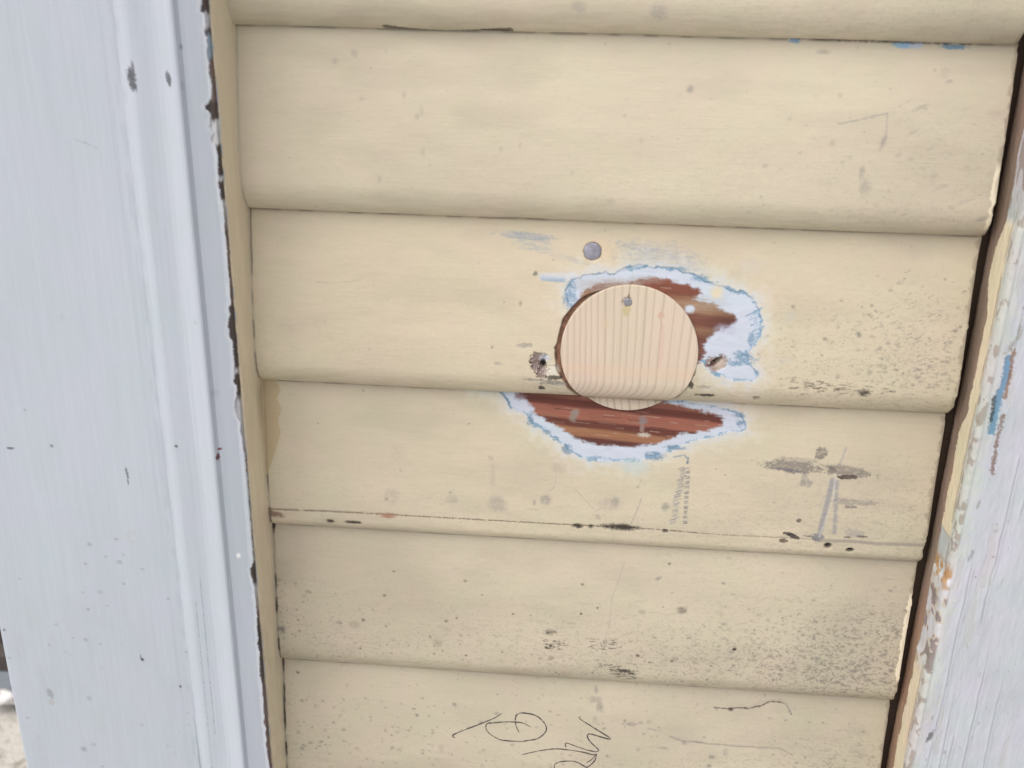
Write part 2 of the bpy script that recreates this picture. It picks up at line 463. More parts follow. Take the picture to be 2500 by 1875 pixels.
        zs = np.array(zs)
        o_ = np.argsort(zs)
        w3 = np.stack([np.interp(zz, zs[o_], cs[o_, i]) for i in range(3)], -1)
        w3 *= (1 + (fbm(a * 40, b * 1800, 81, 3) - .5) * .45)[:, None]
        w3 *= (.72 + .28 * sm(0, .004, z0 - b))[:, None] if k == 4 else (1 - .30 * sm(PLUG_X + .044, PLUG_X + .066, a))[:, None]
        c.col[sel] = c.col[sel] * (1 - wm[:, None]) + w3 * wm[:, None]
        rr_ = np.random.default_rng(60 + k)
        for i in range(60):
            u0 = 300 + 1350 * rr_.random(); v0 = (380 + 400 * rr_.random()) if k == 3 else (1160 + 360 * rr_.random())
            x0_, z0_ = zoomA(u0, v0); L_ = .003 + .012 * rr_.random()
            pp = [(x0_, z0_), (x0_ + L_, z0_ - L_ * (.062 if k == 4 else .03))]
            s2 = c.box(pp, .0012)
            if not s2.any(): continue
            ww = sm(.0006, .0018, c.sdf(s2, wood)) * (1 - sm(.00012, .00045, c.seg(s2, pp) + c.nf[s2] * .0004))
            c.mix(s2, ww * (.25 + .5 * rr_.random()), np.array([.06, .03, .025]) if rr_.random() < .6 else np.array([.42, .30, .24]))
            c.dy[s2] += ww * .00015
        if k == 3:   # thin grey weathered veil at the top left of the bare wood
            for (u, v, ru, rv, op) in [(900, 440, 130, 40, .65), (1040, 420, 90, 22, .6), (1180, 395, 80, 18, .35), (1600, 560, 90, 40, .3)]:
                x, z = zoomA(u, v); c.blob(x, z, ru * .00013, rv * .00013, np.array([.42, .37, .34]), op, soft=.7, streak=.3)
            for (u, v, ru, rv, cc, op) in [(1480, 592, 24, 20, PRIMER, 1), (1660, 480, 32, 32, CREAM2 * 1.1, .9), (1720, 730, 50, 25, PRIMER * [.8, .72, .8], .6)]:
                x, z = zoomA(u, v); c.blob(x, z, ru * .00013, rv * .00013, cc, op)
            c.line(P(zoomA, (485, 385), (560, 392), (620, 395)), .0016, BLUE * 1.2, .75, .001, dash=.9)
            c.line(P(zoomA, (480, 370), (600, 372), (700, 372)), .0022, PRIMER * 1.05, .55, .0015)
            # scribbled blue teeth right of the ring
            for (u, v) in [(1860, 640), (1880, 670), (1890, 705), (1900, 745), (1880, 785), (1890, 620)]:
                c.line(P(zoomA, (u, v), (u + 75, v - 35)), .0004, BLUE * 1.1, .7, .0004, dash=.85)
                c.line(P(zoomA, (u + 75, v - 35), (u + 30, v + 12)), .0003, BLUE * 1.2, .6, .0004, dash=.85)
            for (u, v, ru, rv) in [(1850, 935, 55, 26), (1800, 960, 60, 12), (1895, 800, 18, 40), (1830, 900, 40, 18), (670, 500, 26, 60), (1540, 385, 34, 14), (1370, 325, 60, 12)]:
                x, z = zoomA(u, v); c.blob(x, z, ru * .00013, rv * .00013, BLUE, .75, rough=1.3)
        else:
            c.line(P(zoomA, (0, 1122), (110, 1136), (190, 1150), (245, 1205), (268, 1262)), .0007, BLUE * .9, .8, .0005, dash=.95)
            for (u, v, ru, rv) in [(400, 1335, 16, 34), (510, 1425, 18, 12), (565, 1463, 18, 12), (650, 1545, 28, 24), (1240, 1585, 45, 20), (1380, 1530, 60, 12), (1800, 1310, 30, 14), (1820, 1370, 24, 20)]:
                x, z = zoomA(u, v); c.blob(x, z, ru * .00013, rv * .00013, BLUE * .85, .8, rough=1.2)
            c.line(P(zoomA, (1370, 1592), (1440, 1580), (1465, 1610)), .0004, BLUE, .8)
            x, z = zoomC(1840, 345); c.blob(x, z, 65 * .00014, 40 * .00014, np.array([.48, .58, .60]), .7, rot=-.3, rough=.9, streak=.3)
            for (u, v, ru, rv, cc) in [(700, 1295, 24, 20, (.30, .26, .24)), (688, 1325, 18, 26, (.27, .22, .19)), (1160, 1350, 22, 20, (.25, .21, .21)), (1165, 1445, 32, 12, (.55, .52, .46)), (1155, 1400, 10, 20, (.3, .22, .2)), (330, 1180, 30, 22, (.22, .14, .17))]:
                x, z = zoomA(u, v); c.blob(x, z, ru * .00013, rv * .00013, np.array(cc), .9, rough=.9)

    # circular cut right through the siding for the plug, with a torn brown edge on the left
    if k in (3, 4):
        dx, dz = A - PLUG_X, B - PLUG_Z
        r_ = np.hypot(dx, dz); th = np.arctan2(dz, dx)
        left = np.clip(-np.cos(th - .12), 0, 1) ** .8
        rim = PLUG_R + .0005 + left * .0026 + left * .0022 * (vn(th * 9, th * 0, 44) - .3)
        left = sm(.15, .6, -np.cos(th - .12))
        tr = PLUG_R - .0012 + .0020 * (.72 + .5 * sm(.4, .7, vn(th * 14, th * 0, 45))) * sm(-.05, -.4, np.sin(th))
        rim = np.maximum(PLUG_R - .0012 + left * (rim - PLUG_R + .0012), tr)
        if k == 4: rim = np.minimum(rim, PLUG_R + .0001)
        m = 1 - sm(-.0003, .0005, r_ - rim)
        sel = np.ones(A.shape, bool)
        tone_ = BROWN[None, :] * (0.55 + .9 * vn(th[sel] * 20, r_[sel] * 600, 46)[:, None])
        mm = m[sel][:, None]
        c.col[sel] = c.col[sel] * (1 - mm) + tone_ * mm
        depth = .0022 + .012 * (1 - sm(PLUG_R - .0012, PLUG_R - .0002, r_))
        c.dy += m * depth

    if k == 3:
        x, z = zoomA(820, 205); c.blob(x, z, .0060, .0060, DARK * 3, .8, rough=.15, soft=.12, cut=.0014)
        # torn nail holes either side of the plug
        for (u, v, ru, rv, ro) in [(455, 950, 42, 40, .3), (480, 1020, 28, 36, -.2), (435, 985, 26, 26, 0)]:
            x, z = zoomA(u, v); c.blob(x, z, ru * .00013, rv * .00013, np.array([.22, .16, .15]), .95, rot=ro, rough=1.2, soft=.2, cut=.0012)
        x, z = zoomA(487, 968); c.blob(x, z, 15 * .00013, 22 * .00013, DARK, 1, rough=.5, cut=.004)
        for i in range(7):
            c.line(P(zoomA, (420 + i * 13, 920 + i * 14), (410 + i * 14, 985 + i * 14)), .00022, np.array([.5, .45, .45]), .6)
        x, z = zoomA(500, 925); c.blob(x, z, 26 * .00013, 20 * .00013, PRIMER * .9, .8)
        x, z = zoomA(545, 1010); c.blob(x, z, 34 * .00013, 40 * .00013, np.array([.72, .69, .64]), .7)
        c.line(P(zoomA, (510, 972), (575, 973)), .0004, np.array([.3, .24, .22]), .8)
        x, z = zoomA(1660, 960); c.blob(x, z, 52 * .00013, 40 * .00013, np.array([.34, .25, .21]), .95, rot=.3, rough=.8, soft=.2, cut=.001)
        x, z = zoomA(1650, 955); c.blob(x, z, 34 * .00013, 13 * .00013, DARK, 1, rot=.7, rough=.4, cut=.004)
        x, z = zoomA(1685, 965); c.blob(x, z, 20 * .00013, 26 * .00013, np.array([.52, .44, .38]), .9, rot=-.5)
        c.line(P(zoomA, (1585, 975), (1640, 968)), .0009, np.array([.30, .18, .15]), .9)
        for (u, v, ru, rv, cc, op) in [(560, 1055, 45, 12, DARK * 2, .9), (540, 1090, 60, 14, GREY * .7, .8), (600, 1105, 30, 10, GREY * 1.1, .7), (480, 1123, 18, 12, DARK * 2, .95), (420, 1070, 50, 8, GREY * .6, .6), (1485, 1108, 14, 20, DARK * 1.5, .9), (1575, 1175, 55, 10, DARK * 1.5, .95), (1585, 1125, 40, 12, GREY * .9, .4), (1330, 1208, 50, 8, GREY * .8, .8), (435, 355, 10, 16, GREY * .5, .8), (370, 843, 36, 14, GREY * .9, .6), (335, 560, 9, 14, GREY * .7, .5), (145, 852, 8, 10, GREY * .7, .6), (185, 965, 24, 10, GREY, .5), (1920, 1190, 18, 10, DARK * 4, .7)]:
            x, z = zoomA(u, v); c.blob(x, z, ru * .00013, rv * .00013, cc, op, rough=.9, soft=.3, cut=.0003)
        # diagonal scuffs along the lip on the right
        r = np.random.default_rng(3)
        for i in range(46):
            u = 640 + 560 * r.random() + 130 * (r.random() < .3); v = 1215 + (u - 640) * .07 + r.normal() * 16
            d_ = 12 + 22 * r.random()
            c.line(P(zoomD, (u - d_, v + d_ * .3 * (1 if r.random() < .6 else -1)), (u + d_, v)), .00025 + .0003 * r.random(), DARK * 3, .25 + .5 * r.random(), .0003)
        x, z = zoomD(1130, 1272); c.blob(x, z, 30 * .00013, 20 * .00013, DARK * 1.5, .85, rough=1.)
        for i in range(150):
            u = 1450 + r.normal() * 170; v = 900 + r.normal() * 190
            if u > 1790 or v > 1230: continue
            d_ = 5 + 14 * r.random()
            c.line(P(zoomD, (u - d_, v + d_ * .6), (u + d_, v - d_ * .5)), .0003, GREY * .6, .1 + .4 * r.random(), .0004)
        # surface scratch near the left
        c.line(P(zoomJ, (1900, 215), (2010, 225), (2160, 205)), .0003, GREY, .4)

    if k == 4:
        # darker older coat showing by the left end, with a wavy edge
        poly = P(zoomJ, (1570, 790), (1630, 800), (1685, 870), (1660, 915), (1690, 975), (1668, 1050), (1684, 1120), (1655, 1230), (1600, 1380), (1575, 1420))
        poly = [(max(x, -.004), z) for x, z in poly]; poly[0] = (-.004, poly[0][1]); poly[-1] = (-.004, poly[-1][1])
        sel = c.box(poly, .004)
        c.mix(sel, sm(-.0004, .0004, c.sdf(sel, poly)) * .9, np.array([.50, .40, .26]))
        for (u, v, ru, rv, op) in [(385, 525, 38, 38, .22), (352, 538, 9, 8, .7), (745, 535, 28, 24, .30), (737, 497, 7, 7, .6), (1020, 565, 44, 42, .42), (1310, 540, 24, 26, .60), (1240, 557, 8, 16, .5), (1690, 565, 50, 36, .26), (1725, 550, 16, 22, .4), (2025, 582, 20, 22, .65), (1235, 600, 30, 6, .3), (1390, 350, 40, 22, .2), (980, 290, 14, 12, .3), (990, 400, 12, 60, .18), (1622, 645, 12, 12, .4), (420, 260, 40, 36, .1), (1858, 462, 8, 6, .8)]:
            x, z = zoomC(u, v); c.blob(x, z, ru * .00015, rv * .00015, GREY * .75, op, soft=.5, rough=.6)
        c.line(P(zoomC, (1880, 420), (1870, 450), (1860, 470)), .0003, GREY, .5)
        c.line(P(zoomC, (1885, 530), (1850, 620), (1815, 700)), .0004, GREY * .9, .55, .0004)
        c.line(P(zoomC, (1360, 320), (1375, 400), (1355, 470), (1310, 500)), .0003, GREY, .35)
        c.line(P(zoomC, (1480, 470), (1560, 560), (1610, 608), (1650, 590)), .0003, GREY, .45)
        # pencil hatching below the patch
        r = np.random.default_rng(8)
        for i in range(34):
            v = 350 + i * 10; u = 2135 - (v - 350) * .2 + r.normal() * 7
            c.line(P(zoomC, (u - 17, v + 6), (u + 15, v - 4)), .00045, np.array([.22, .23, .27]), .25 + .6 * r.random(), .0004)
            u2 = 2162 - (v - 350) * .05
            if i % 3 != 1: c.line(P(zoomC, (u2 - 9, v + 2), (u2 + 9, v)), .00050, np.array([.16, .17, .20]), .45 + .5 * r.random(), .0004)
        c.line(P(zoomC, (2165, 290), (2158, 320)), .0006, BLUE * .6, .9)
        # faded grey drawing at the right: two bars, a dot, two legs
        for (u, v, ru, rv, cc, op, ro) in [(640, 385, 165, 34, (.33, .31, .28), .62, -.05), (660, 345, 110, 22, (.42, .40, .36), .35, 0), (620, 408, 80, 10, (.28, .27, .32), .6, -.1), (850, 290, 34, 34, (.30, .27, .25), .65, 0), (1030, 418, 140, 30, (.34, .31, .28), .62, -.12), (1020, 455, 54, 13, (.16, .13, .12), .8, .05), (915, 410, 26, 22, (.22, .2, .2), .6, 0), (740, 500, 32, 26, (.36, .36, .36), .5, 0), (730, 455, 14, 30, (.4, .4, .42), .35, 0), (1075, 625, 130, 16, (.40, .38, .36), .45, 0), (1045, 658, 36, 8, (.25, .23, .25), .6, 0), (640, 850, 50, 12, (.06, .05, .05), .9, -.35), (585, 885, 20, 12, (.24, .17, .13), .8, 0), (820, 865, 34, 24, (.30, .30, .38), .7, 0), (690, 750, 14, 12, (.18, .16, .15), .7, 0), (1070, 835, 60, 22, (.45, .45, .50), .4, 0), (1120, 858, 30, 8, (.15, .13, .12), .7, 0), (1020, 862, 20, 6, (.15, .13, .12), .6, 0), (750, 856, 30, 7, (.2, .18, .17), .6, 0)]:
            x, z = zoomE(u, v); c.blob(x, z, ru * .00013, rv * .00013, np.array(cc) * .58, min(1, op * 1.3), rot=ro, rough=.8, soft=.16, streak=.12)
        c.line(P(zoomE, (1010, 260), (990, 320), (965, 370)), .0009, np.array([.38, .36, .35]), .6, .0006)
        for i in range(5):
            t = i / 5
            c.line(P(zoomE, (920 - 95 * t, 480 + 390 * t), (905 - 95 * t, 540 + 390 * t)), .0018, np.array([.27, .27, .31]), .75, .0012, dash=.75)
            c.line(P(zoomE, (950 - 18 * t, 490 + 370 * t), (946 - 18 * t, 535 + 370 * t)), .0014, np.array([.27, .27, .31]), .7, .0012, dash=.75)
        c.line(P(zoomE, (870, 575), (830, 660)), .0004, GREY, .4)
        c.line(P(zoomE, (940, 430), (925, 600), (830, 860)), .0005, np.array([.62, .62, .62]), .4)
        # cracked ridge of paint along the top of the lip
        c.line(P(zoomC, (-520, 590), (0, 610), (400, 632), (900, 662), (1500, 695), (1900, 715), (2212, 740)), .0005, np.array([.17, .125, .10]), .8, .0004, dash=.55, cut=.0003)
        c.line(P(zoomC, (-520, 588), (0, 608), (420, 630)), .0010, np.array([.24, .18, .14]), .4, .0006, dash=.7)
        c.line(P(zoomE, (0, 832), (250, 850), (640, 866), (830, 880)), .0004, DARK * 4, .6, .0004, dash=.6)
        c.line(P(zoomE, (840, 885), (1050, 890), (1200, 905), (1560, 918)), .0013, np.array([.30, .27, .24]), .8, .0006, dash=.95)
        x, z = zoomC(360, 636); c.blob(x, z, 36 * .00015, 14 * .00015, np.array([.34, .18, .12]), .9, rough=.8)
        for (u, v, ru, rv) in [(15, 670, 24, 12), (158, 677, 40, 9), (1760, 708, 85, 16), (1500, 700, 26, 12), (1580, 702, 12, 10), (2025, 730, 14, 10)]:
            x, z = zoomC(u, v); c.blob(x, z, ru * .00015, rv * .00015, DARK, .95, rough=.7, cut=.0008)
        for (u, v, ru, rv) in [(890, 920, 18, 14), (1040, 950, 18, 11)]:
            x, z = zoomE(u, v); c.blob(x, z, ru * .00014, rv * .00014, DARK, 1, rough=.2, cut=.002)
        x, z = zoomK(1640, 135); c.blob(max(x, .004), z, .0075, .0026, np.array([.22, .15, .11]), .9, rot=-.1, rough=.7, cut=.0005)

    if k == 5:
        c.line(P(zoomC, (1780, 910), (1740, 1040), (1705, 1130), (1690, 1300), (1660, 1380), (1635, 1520)), .0005, np.array([.42, .39, .34]), .5, .0006)
        x, z = zoomK(1638, 205); c.blob(max(x, .0012), z, .0016, .0024, DARK, 1)
        x, z = zoomK(1695, 825); c.blob(x, z, .0026, .0034, GREY * .5, .8, rough=1)
        r = np.random.default_rng(5)
        for (u0, u1, v0, v1, n) in [(1590, 1740, 1370, 1440, 34), (1310, 1450, 1385, 1440, 26), (1620, 1760, 1525, 1550, 20), (1700, 1865, 1555, 1610, 60), (1290, 1380, 1330, 1350, 8)]:
            for i in range(n):
                u = u0 + (u1 - u0) * r.random(); v = v0 + (v1 - v0) * r.random() + (u - (u0 + u1) / 2) * .1
                d_ = 6 + 16 * r.random()
                c.line(P(zoomC, (u - d_, v - 1), (u + d_, v + 1)), .00028, DARK * 2, .3 + .5 * r.random(), .0003, dash=.6)
        x, z = zoomC(1770, 1568); c.blob(x, z, 45 * .00015, 10 * .00015, DARK * 1.5, .9, rot=-.15, rough=1)
        for (u, v, ru, op) in [(1312, 1428, 8, 1), (1338, 1418, 9, 1), (1860, 1475, 10, .9), (1930, 1517, 6, .9), (830, 1475, 6, .9), (195, 1432, 7, .8), (690, 1448, 5, .8), (2125, 1205, 24, .6), (2065, 1508, 9, .7), (1520, 1225, 6, .9), (1620, 1190, 5, .9), (1528, 1048, 8, .6), (2050, 925, 8, .7), (340, 1115, 8, .7), (215, 1262, 10, .6), (70, 1278, 13, .5), (825, 1028, 9, .5), (710, 1270, 9, .6), (1112, 1226, 6, .8), (1340, 1490, 14, .4), (1335, 1335, 22, .45), (660, 1400, 26, .25), (160, 1290, 26, .2), (1885, 1215, 16, .3)]:
            x, z = zoomC(u, v); c.blob(x, z, ru * .00016, ru * .00013, DARK * 2.5, op, soft=.4)
        x, z = zoomE(258, 1618); c.blob(x, z, .0018, .0012, DARK, 1, rot=.5)
        x, z = zoomE(183, 1172); c.blob(x, z, .0016, .0011, GREY * .7, .7)
    if k == 6:
        crack = P(zoomH, (190, 565), (350, 580), (430, 568), (520, 570), (570, 578), (640, 555), (700, 548), (750, 520), (790, 500), (900, 505), (930, 515), (970, 530), (1000, 580), (1025, 635))
        c.line(crack, .0005, DARK * 2, .85, .0004, dash=.9, cut=.0003)
        c.line(P(zoomH, (570, 570), (640, 530), (690, 500), (790, 490), (900, 470), (960, 520)), .0007, np.array([.42, .38, .32]), .7, .0005)
        poly = P(zoomH, (920, 480), (980, 500), (1030, 560), (1100, 520), (1040, 590), (1020, 640), (990, 575), (960, 530))
        sel = c.box(poly, .003); c.mix(sel, sm(-.0004, .0004, c.sdf(sel, poly)) * .6, np.array([.44, .40, .35]))
        c.line(P(zoomH, (0, 940), (160, 960), (290, 965), (440, 985), (600, 990), (680, 1000), (850, 1000), (900, 1008), (960, 1035), (1040, 1080)), .0006, np.array([.30, .27, .24]), .7, .0005, dash=.9, cut=.0002)
        c.line(P(zoomI, (1835, 1035), (1930, 1058)), .0005, GREY * .8, .6, dash=.9)
        c.line(P(zoomI, (2010, 1100), (2110, 1135), (2260, 1145)), .0008, GREY * .8, .7, dash=.9)
        for (u, v, ru, op) in [(370, 583, 22, .9), (530, 570, 13, .9)]:
            x, z = zoomH(u, v); c.blob(x, z, ru * .00009, ru * .00007, DARK * 2, op)
        for (u, v, ru, rv, op) in [(320, 1050, 26, 40, .4), (165, 1095, 26, 20, .6), (135, 1190, 22, 16, .7), (1085, 1162, 20, 16, .7), (1175, 1100, 14, 14, .5), (740, 430, 8, 16, .5), (1760, 960, 16, 20, .4), (1650, 740, 16, 14, .3), (1370, 730, 10, 10, .5), (800, 680, 30, 10, .4), (85, 885, 16, 12, .5), (830, 1070, 8, 8, .6), (1740, 1050, 60, 90, .15), (1720, 800, 90, 60, .15)]:
            x, z = zoomH(u, v); c.blob(x, z, ru * .00009, rv * .00009, GREY * .6, op, rough=.9)
        for (u, v, ru, rv, op) in [(1440, 740, 12, 30, .4), (1425, 815, 40, 26, .4), (1470, 870, 24, 30, .5), (1710, 1005, 40, 12, .6), (1660, 980, 10, 14, .6), (1785, 995, 16, 10, .5), (1500, 1040, 12, 10, .5), (1430, 970, 14, 24, .35), (1960, 1190, 40, 12, .35), (2120, 1150, 14, 14, .5), (440, 470, 5, 5, .8), (2045, 515, 10, 12, .6), (60, 935, 10, 9, .7), (590, 1285, 8, 8, .7), (790, 1165, 16, 8, .4), (1525, 1250, 10, 10, .6), (1765, 1200, 12, 14, .35), (240, 1190, 20, 40, .2)]:
            x, z = zoomI(u, v); c.blob(x, z, ru * .00012, rv * .00012, GREY * .55, op, rough=.9)
        x, z = zoomK(1785, 1085); c.blob(x, z, .0016, .0014, GREY * .4, .8, rough=1)

wall = thing('clapboard_wall', 'cream painted horizontal board siding, scuffed and speckled, between two pale upright casings', 'wall')

def make_board(k, hx, hz):
    z0, z1, t, a = BOARDS[k]
    xs = np.arange(-.0012, W + hx * .5, hx)
    # stations down the section, evenly spaced by length
    zz = np.linspace(z0 + .0006, z1 + a, 400)
    yy = prof(zz, k)
    th = np.linspace(0, math.pi / 2, 120)[1:]
    zr = z1 + a - a * np.sin(th); yr = -t * np.sqrt(np.clip(1 - np.sin(th) ** 2.0, 0, 1))
    Zp = np.r_[zz, zr]; Yp = np.r_[yy, yr]
    s = np.r_[0, np.cumsum(np.hypot(np.diff(Zp), np.diff(Yp)))]
    ns = int(s[-1] / hz)
    si = np.linspace(0, s[-1], ns)
    Zs = np.interp(si, s, Zp); Ys = np.interp(si, s, Yp)
    A, B = np.meshgrid(xs, Zs, indexing='ij')
    c = Canvas(A, B, CREAM)
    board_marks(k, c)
    # relief: broad unevenness of old boards, brushed paint, displaced along the section's normal
    ty = np.gradient(Ys); tz = np.gradient(Zs); ln = np.hypot(ty, tz)
    ny, nz = tz / ln, -ty / ln        # outward: for a face going down (tz<0) ny<0
    d = -(fbm(A * 7, B * 30 + k * 5, 12, 3) - .5) * .0010 - (fbm(A * 70, B * 140, 14, 3) - .5) * .00016 - c.nf * .00012 - c.nm * .00016
    fadeb = sm(0, .003, si[None, :] * 1.0)
    d = d * fadeb - c.dy
    Y = Ys[None, :] + d * ny[None, :]
    Z = B + d * nz[None, :] + ((fbm(A * 16, A * 0 + k, 13, 3) - .5) * .0009) * sm(z1 + a * 1.3, z1 + a * .3, B)
    # ends: the left tucks against the casing return, the right is cut ragged
    end = (fbm(B * 200, B * 0 + k * 3.1, 17, 4) - .5) * .0034 + (vn(B * 40, B * 0 + k, 18) - .5) * .0016
    X = A + end * sm(W - .014, W, A)
    # closed solid: the back of the board
    bz = [z1 - .0004, z1 + .01, z0 - .01, z0 + .0006]; by = [.0075, .0080, .0080, .0060]
    nb = len(bz)
    X = np.concatenate([X, np.repeat(X[:, -1:], nb, 1)], 1)
    Y = np.concatenate([Y, np.repeat(np.array(by)[None, :], len(xs), 0)], 1)
    Z = np.concatenate([Z, np.repeat(np.array(bz)[None, :], len(xs), 0)], 1)
    Cc = np.concatenate([c.col, np.ones((len(xs), nb, 3), np.float32) * BROWN], 1)
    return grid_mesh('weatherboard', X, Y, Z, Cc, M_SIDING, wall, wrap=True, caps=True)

LBL = {
    1: 'top board in view, only its shaded rolled lower edge showing',
    2: 'clean cream board above the patched one',
    3: 'cream board with a sanded ring of bare wood around the plug and a round screw head',
    4: 'cream board with the lens shaped bare wood patch, grey drawing and cracked lower edge',
    5: 'cream board thickly speckled towards its right end',
    6: 'lowest cream board in view, pencilled with loops and cracked',
}
boards = {}
for k in range(len(BOARDS)):
    fine = .00042 if k in (3, 4) else (.0005 if 1 <= k <= 6 else .0015)
    o = make_board(k, fine, fine)
    if k in LBL: o['label'] = LBL[k]
    boards[k] = o

# dark backing seen through the gap at the right ends
M_BACK = plain_mat('old_building_paper', (.085, .055, .040), .95)
def box(name, x0, x1, y0, y1, z0, z1, mat, parent=None):
    v = [(x, y, z) for x in (x0, x1) for y in (y0, y1) for z in (z0, z1)]
    f = [(0, 1, 3, 2), (4, 6, 7, 5), (0, 4, 5, 1), (2, 3, 7, 6), (0, 2, 6, 4), (1, 5, 7, 3)]
    return mesh_obj(name, v, f, mat, parent)
box('sheathing', -.180, .74, .0095, .030, -1.30, .62, M_BACK, wall)

# ------------------------------------------------------------------ pencil writing on the lowest board
M_PENCIL = plain_mat('pencil_graphite', (.055, .05, .048), .6, 0, .3, 900)
def stroke(name, f, pts, rad, parent, mat, label=None):
    # Catmull-Rom through the points, in wall coordinates
    W_ = [np.array(f(*p)) for p in pts]
    out = []
    for i in range(len(W_) - 1):
        p0 = W_[max(i - 1, 0)]; p1 = W_[i]; p2 = W_[i + 1]; p3 = W_[min(i + 2, len(W_) - 1)]
        for s in np.linspace(0, 1, 9)[:-1]:
            out.append(.5 * (2 * p1 + (p2 - p0) * s + (2 * p0 - 5 * p1 + 4 * p2 - p3) * s ** 2 + (3 * p1 - p0 - 3 * p2 + p3) * s ** 3))
    out.append(W_[-1])
    out = np.array(out)
    y = np.array([prof_any(z) for x, z in out])
    n = len(out); T = np.gradient(out, axis=0); T /= np.linalg.norm(T, axis=1)[:, None] + 1e-12
    V = []; F = []
    for i in range(n):
        r = rad * (.45 + .95 * float(vn(np.array(i * .45), np.array(0.), 4)))
        if i < 3 or i > n - 4: r *= .5
        px, pz = -T[i, 1], T[i, 0]
        # sits on the relief: a low lens 0.1 mm proud, rooted in the paint
        for a_, h in ((-1, .0004), (-.5, -.00022), (.5, -.00022), (1, .0004)):
            V.append((out[i, 0] + px * r * a_, y[i] + h - surf_d(out[i, 0], out[i, 1], 6), out[i, 1] + pz * r * a_))
    for i in range(n - 1):
        for j in range(4):
            F.append((i * 4 + j, i * 4 + (j + 1) % 4, (i + 1) * 4 + (j + 1) % 4, (i + 1) * 4 + j))
    F += [(3, 2, 1, 0), tuple((n - 1) * 4 + j for j in range(4))]
    return mesh_obj(name, V, F, mat, parent)

def surf_d(x, z, k):
    """outward relief of board k at a point, as in make_board"""
    A = np.array([x]); B = np.array([z])
    d = -(fbm(A * 7, B * 30 + k * 5, 12, 3) - .5) * .0010 - (fbm(A * 220, B * 220, 9, 3) - .5) * .00016 - (fbm(A * 900, B * 900, 5, 3) - .5) * .0001
    return float(d[0])

S = [
    [(710, 922), (660, 955), (590, 985), (500, 1020), (420, 1050), (350, 1080), (332, 1095), (338, 1105), (352, 1108)],
    [(845, 1070), (825, 1030), (815, 985), (820, 945), (840, 925), (880, 920), (970, 938), (1030, 985), (1055, 1030), (1045, 1070), (990, 1115), (920, 1130), (840, 1138), (710, 1128), (640, 1095), (600, 1060), (588, 1025), (600, 1000), (640, 995), (740, 988), (820, 990), (880, 998), (935, 1028)],
    [(1308, 950), (1320, 970), (1400, 1020), (1480, 1070), (1548, 1112), (1530, 1118), (1450, 1095), (1390, 1080), (1370, 1095), (1390, 1135), (1430, 1175), (1458, 1200), (1440, 1215), (1380, 1205), (1300, 1180), (1240, 1158), (1210, 1150), (1200, 1165), (1208, 1182)],
    [(865, 1240), (950, 1220), (1060, 1200), (1150, 1195), (1250, 1205), (1340, 1220), (1420, 1240), (1440, 1235), (1430, 1280), (1400, 1315), (1360, 1335), (1300, 1300), (1240, 1288), (1160, 1295), (1120, 1315), (1118, 1345), (1135, 1375)],
    [(1365, 1300), (1400, 1280), (1435, 1242)],
    [(1320, 1310), (1365, 1340), (1385, 1375)],
]
for s_ in S:
    stroke('pencil_stroke', zoomI, s_, .00068, boards[6], M_PENCIL)

# ------------------------------------------------------------------ screw head and nails
def disc(name, x, z, y, r, mat, parent, dome=.0006, slot=False, seg=40):
    V = [(x, y - dome, z)]; F = []
    rings = [(.35, .95), (.7, .75), (.92, .35), (1., 0.), (1., -2.5)]
    for rr, hh in rings:
        for i in range(seg):
            a = 2 * math.pi * i / seg
            q = r * rr * (1 + .03 * math.sin(3 * a + 1) + .015 * math.sin(7 * a))
            V.append((x + q * math.cos(a), y - dome * hh, z + q * math.sin(a)))
    for i in range(seg):
        F.append((0, 1 + (i + 1) % seg, 1 + i))
    for k_ in range(len(rings) - 1):
        for i in range(seg):
            a = 1 + k_ * seg; b = a + seg
            F.append((a + i, a + (i + 1) % seg, b + (i + 1) % seg, b + i))
    return mesh_obj(name, V, F, mat, parent, True)

M_SCREW = plain_mat('dull_galvanised_steel', (.30, .30, .37), .55, .25, .35, 260)
M_NAIL = plain_mat('bright_nail_steel', (.32, .33, .38), .45, .5, .25, 400)
x, z = zoomA(820, 205)
yb = prof_any(z)
disc('screw_head', x, z, yb + .0001, .0059, M_SCREW, boards[3], .0009)

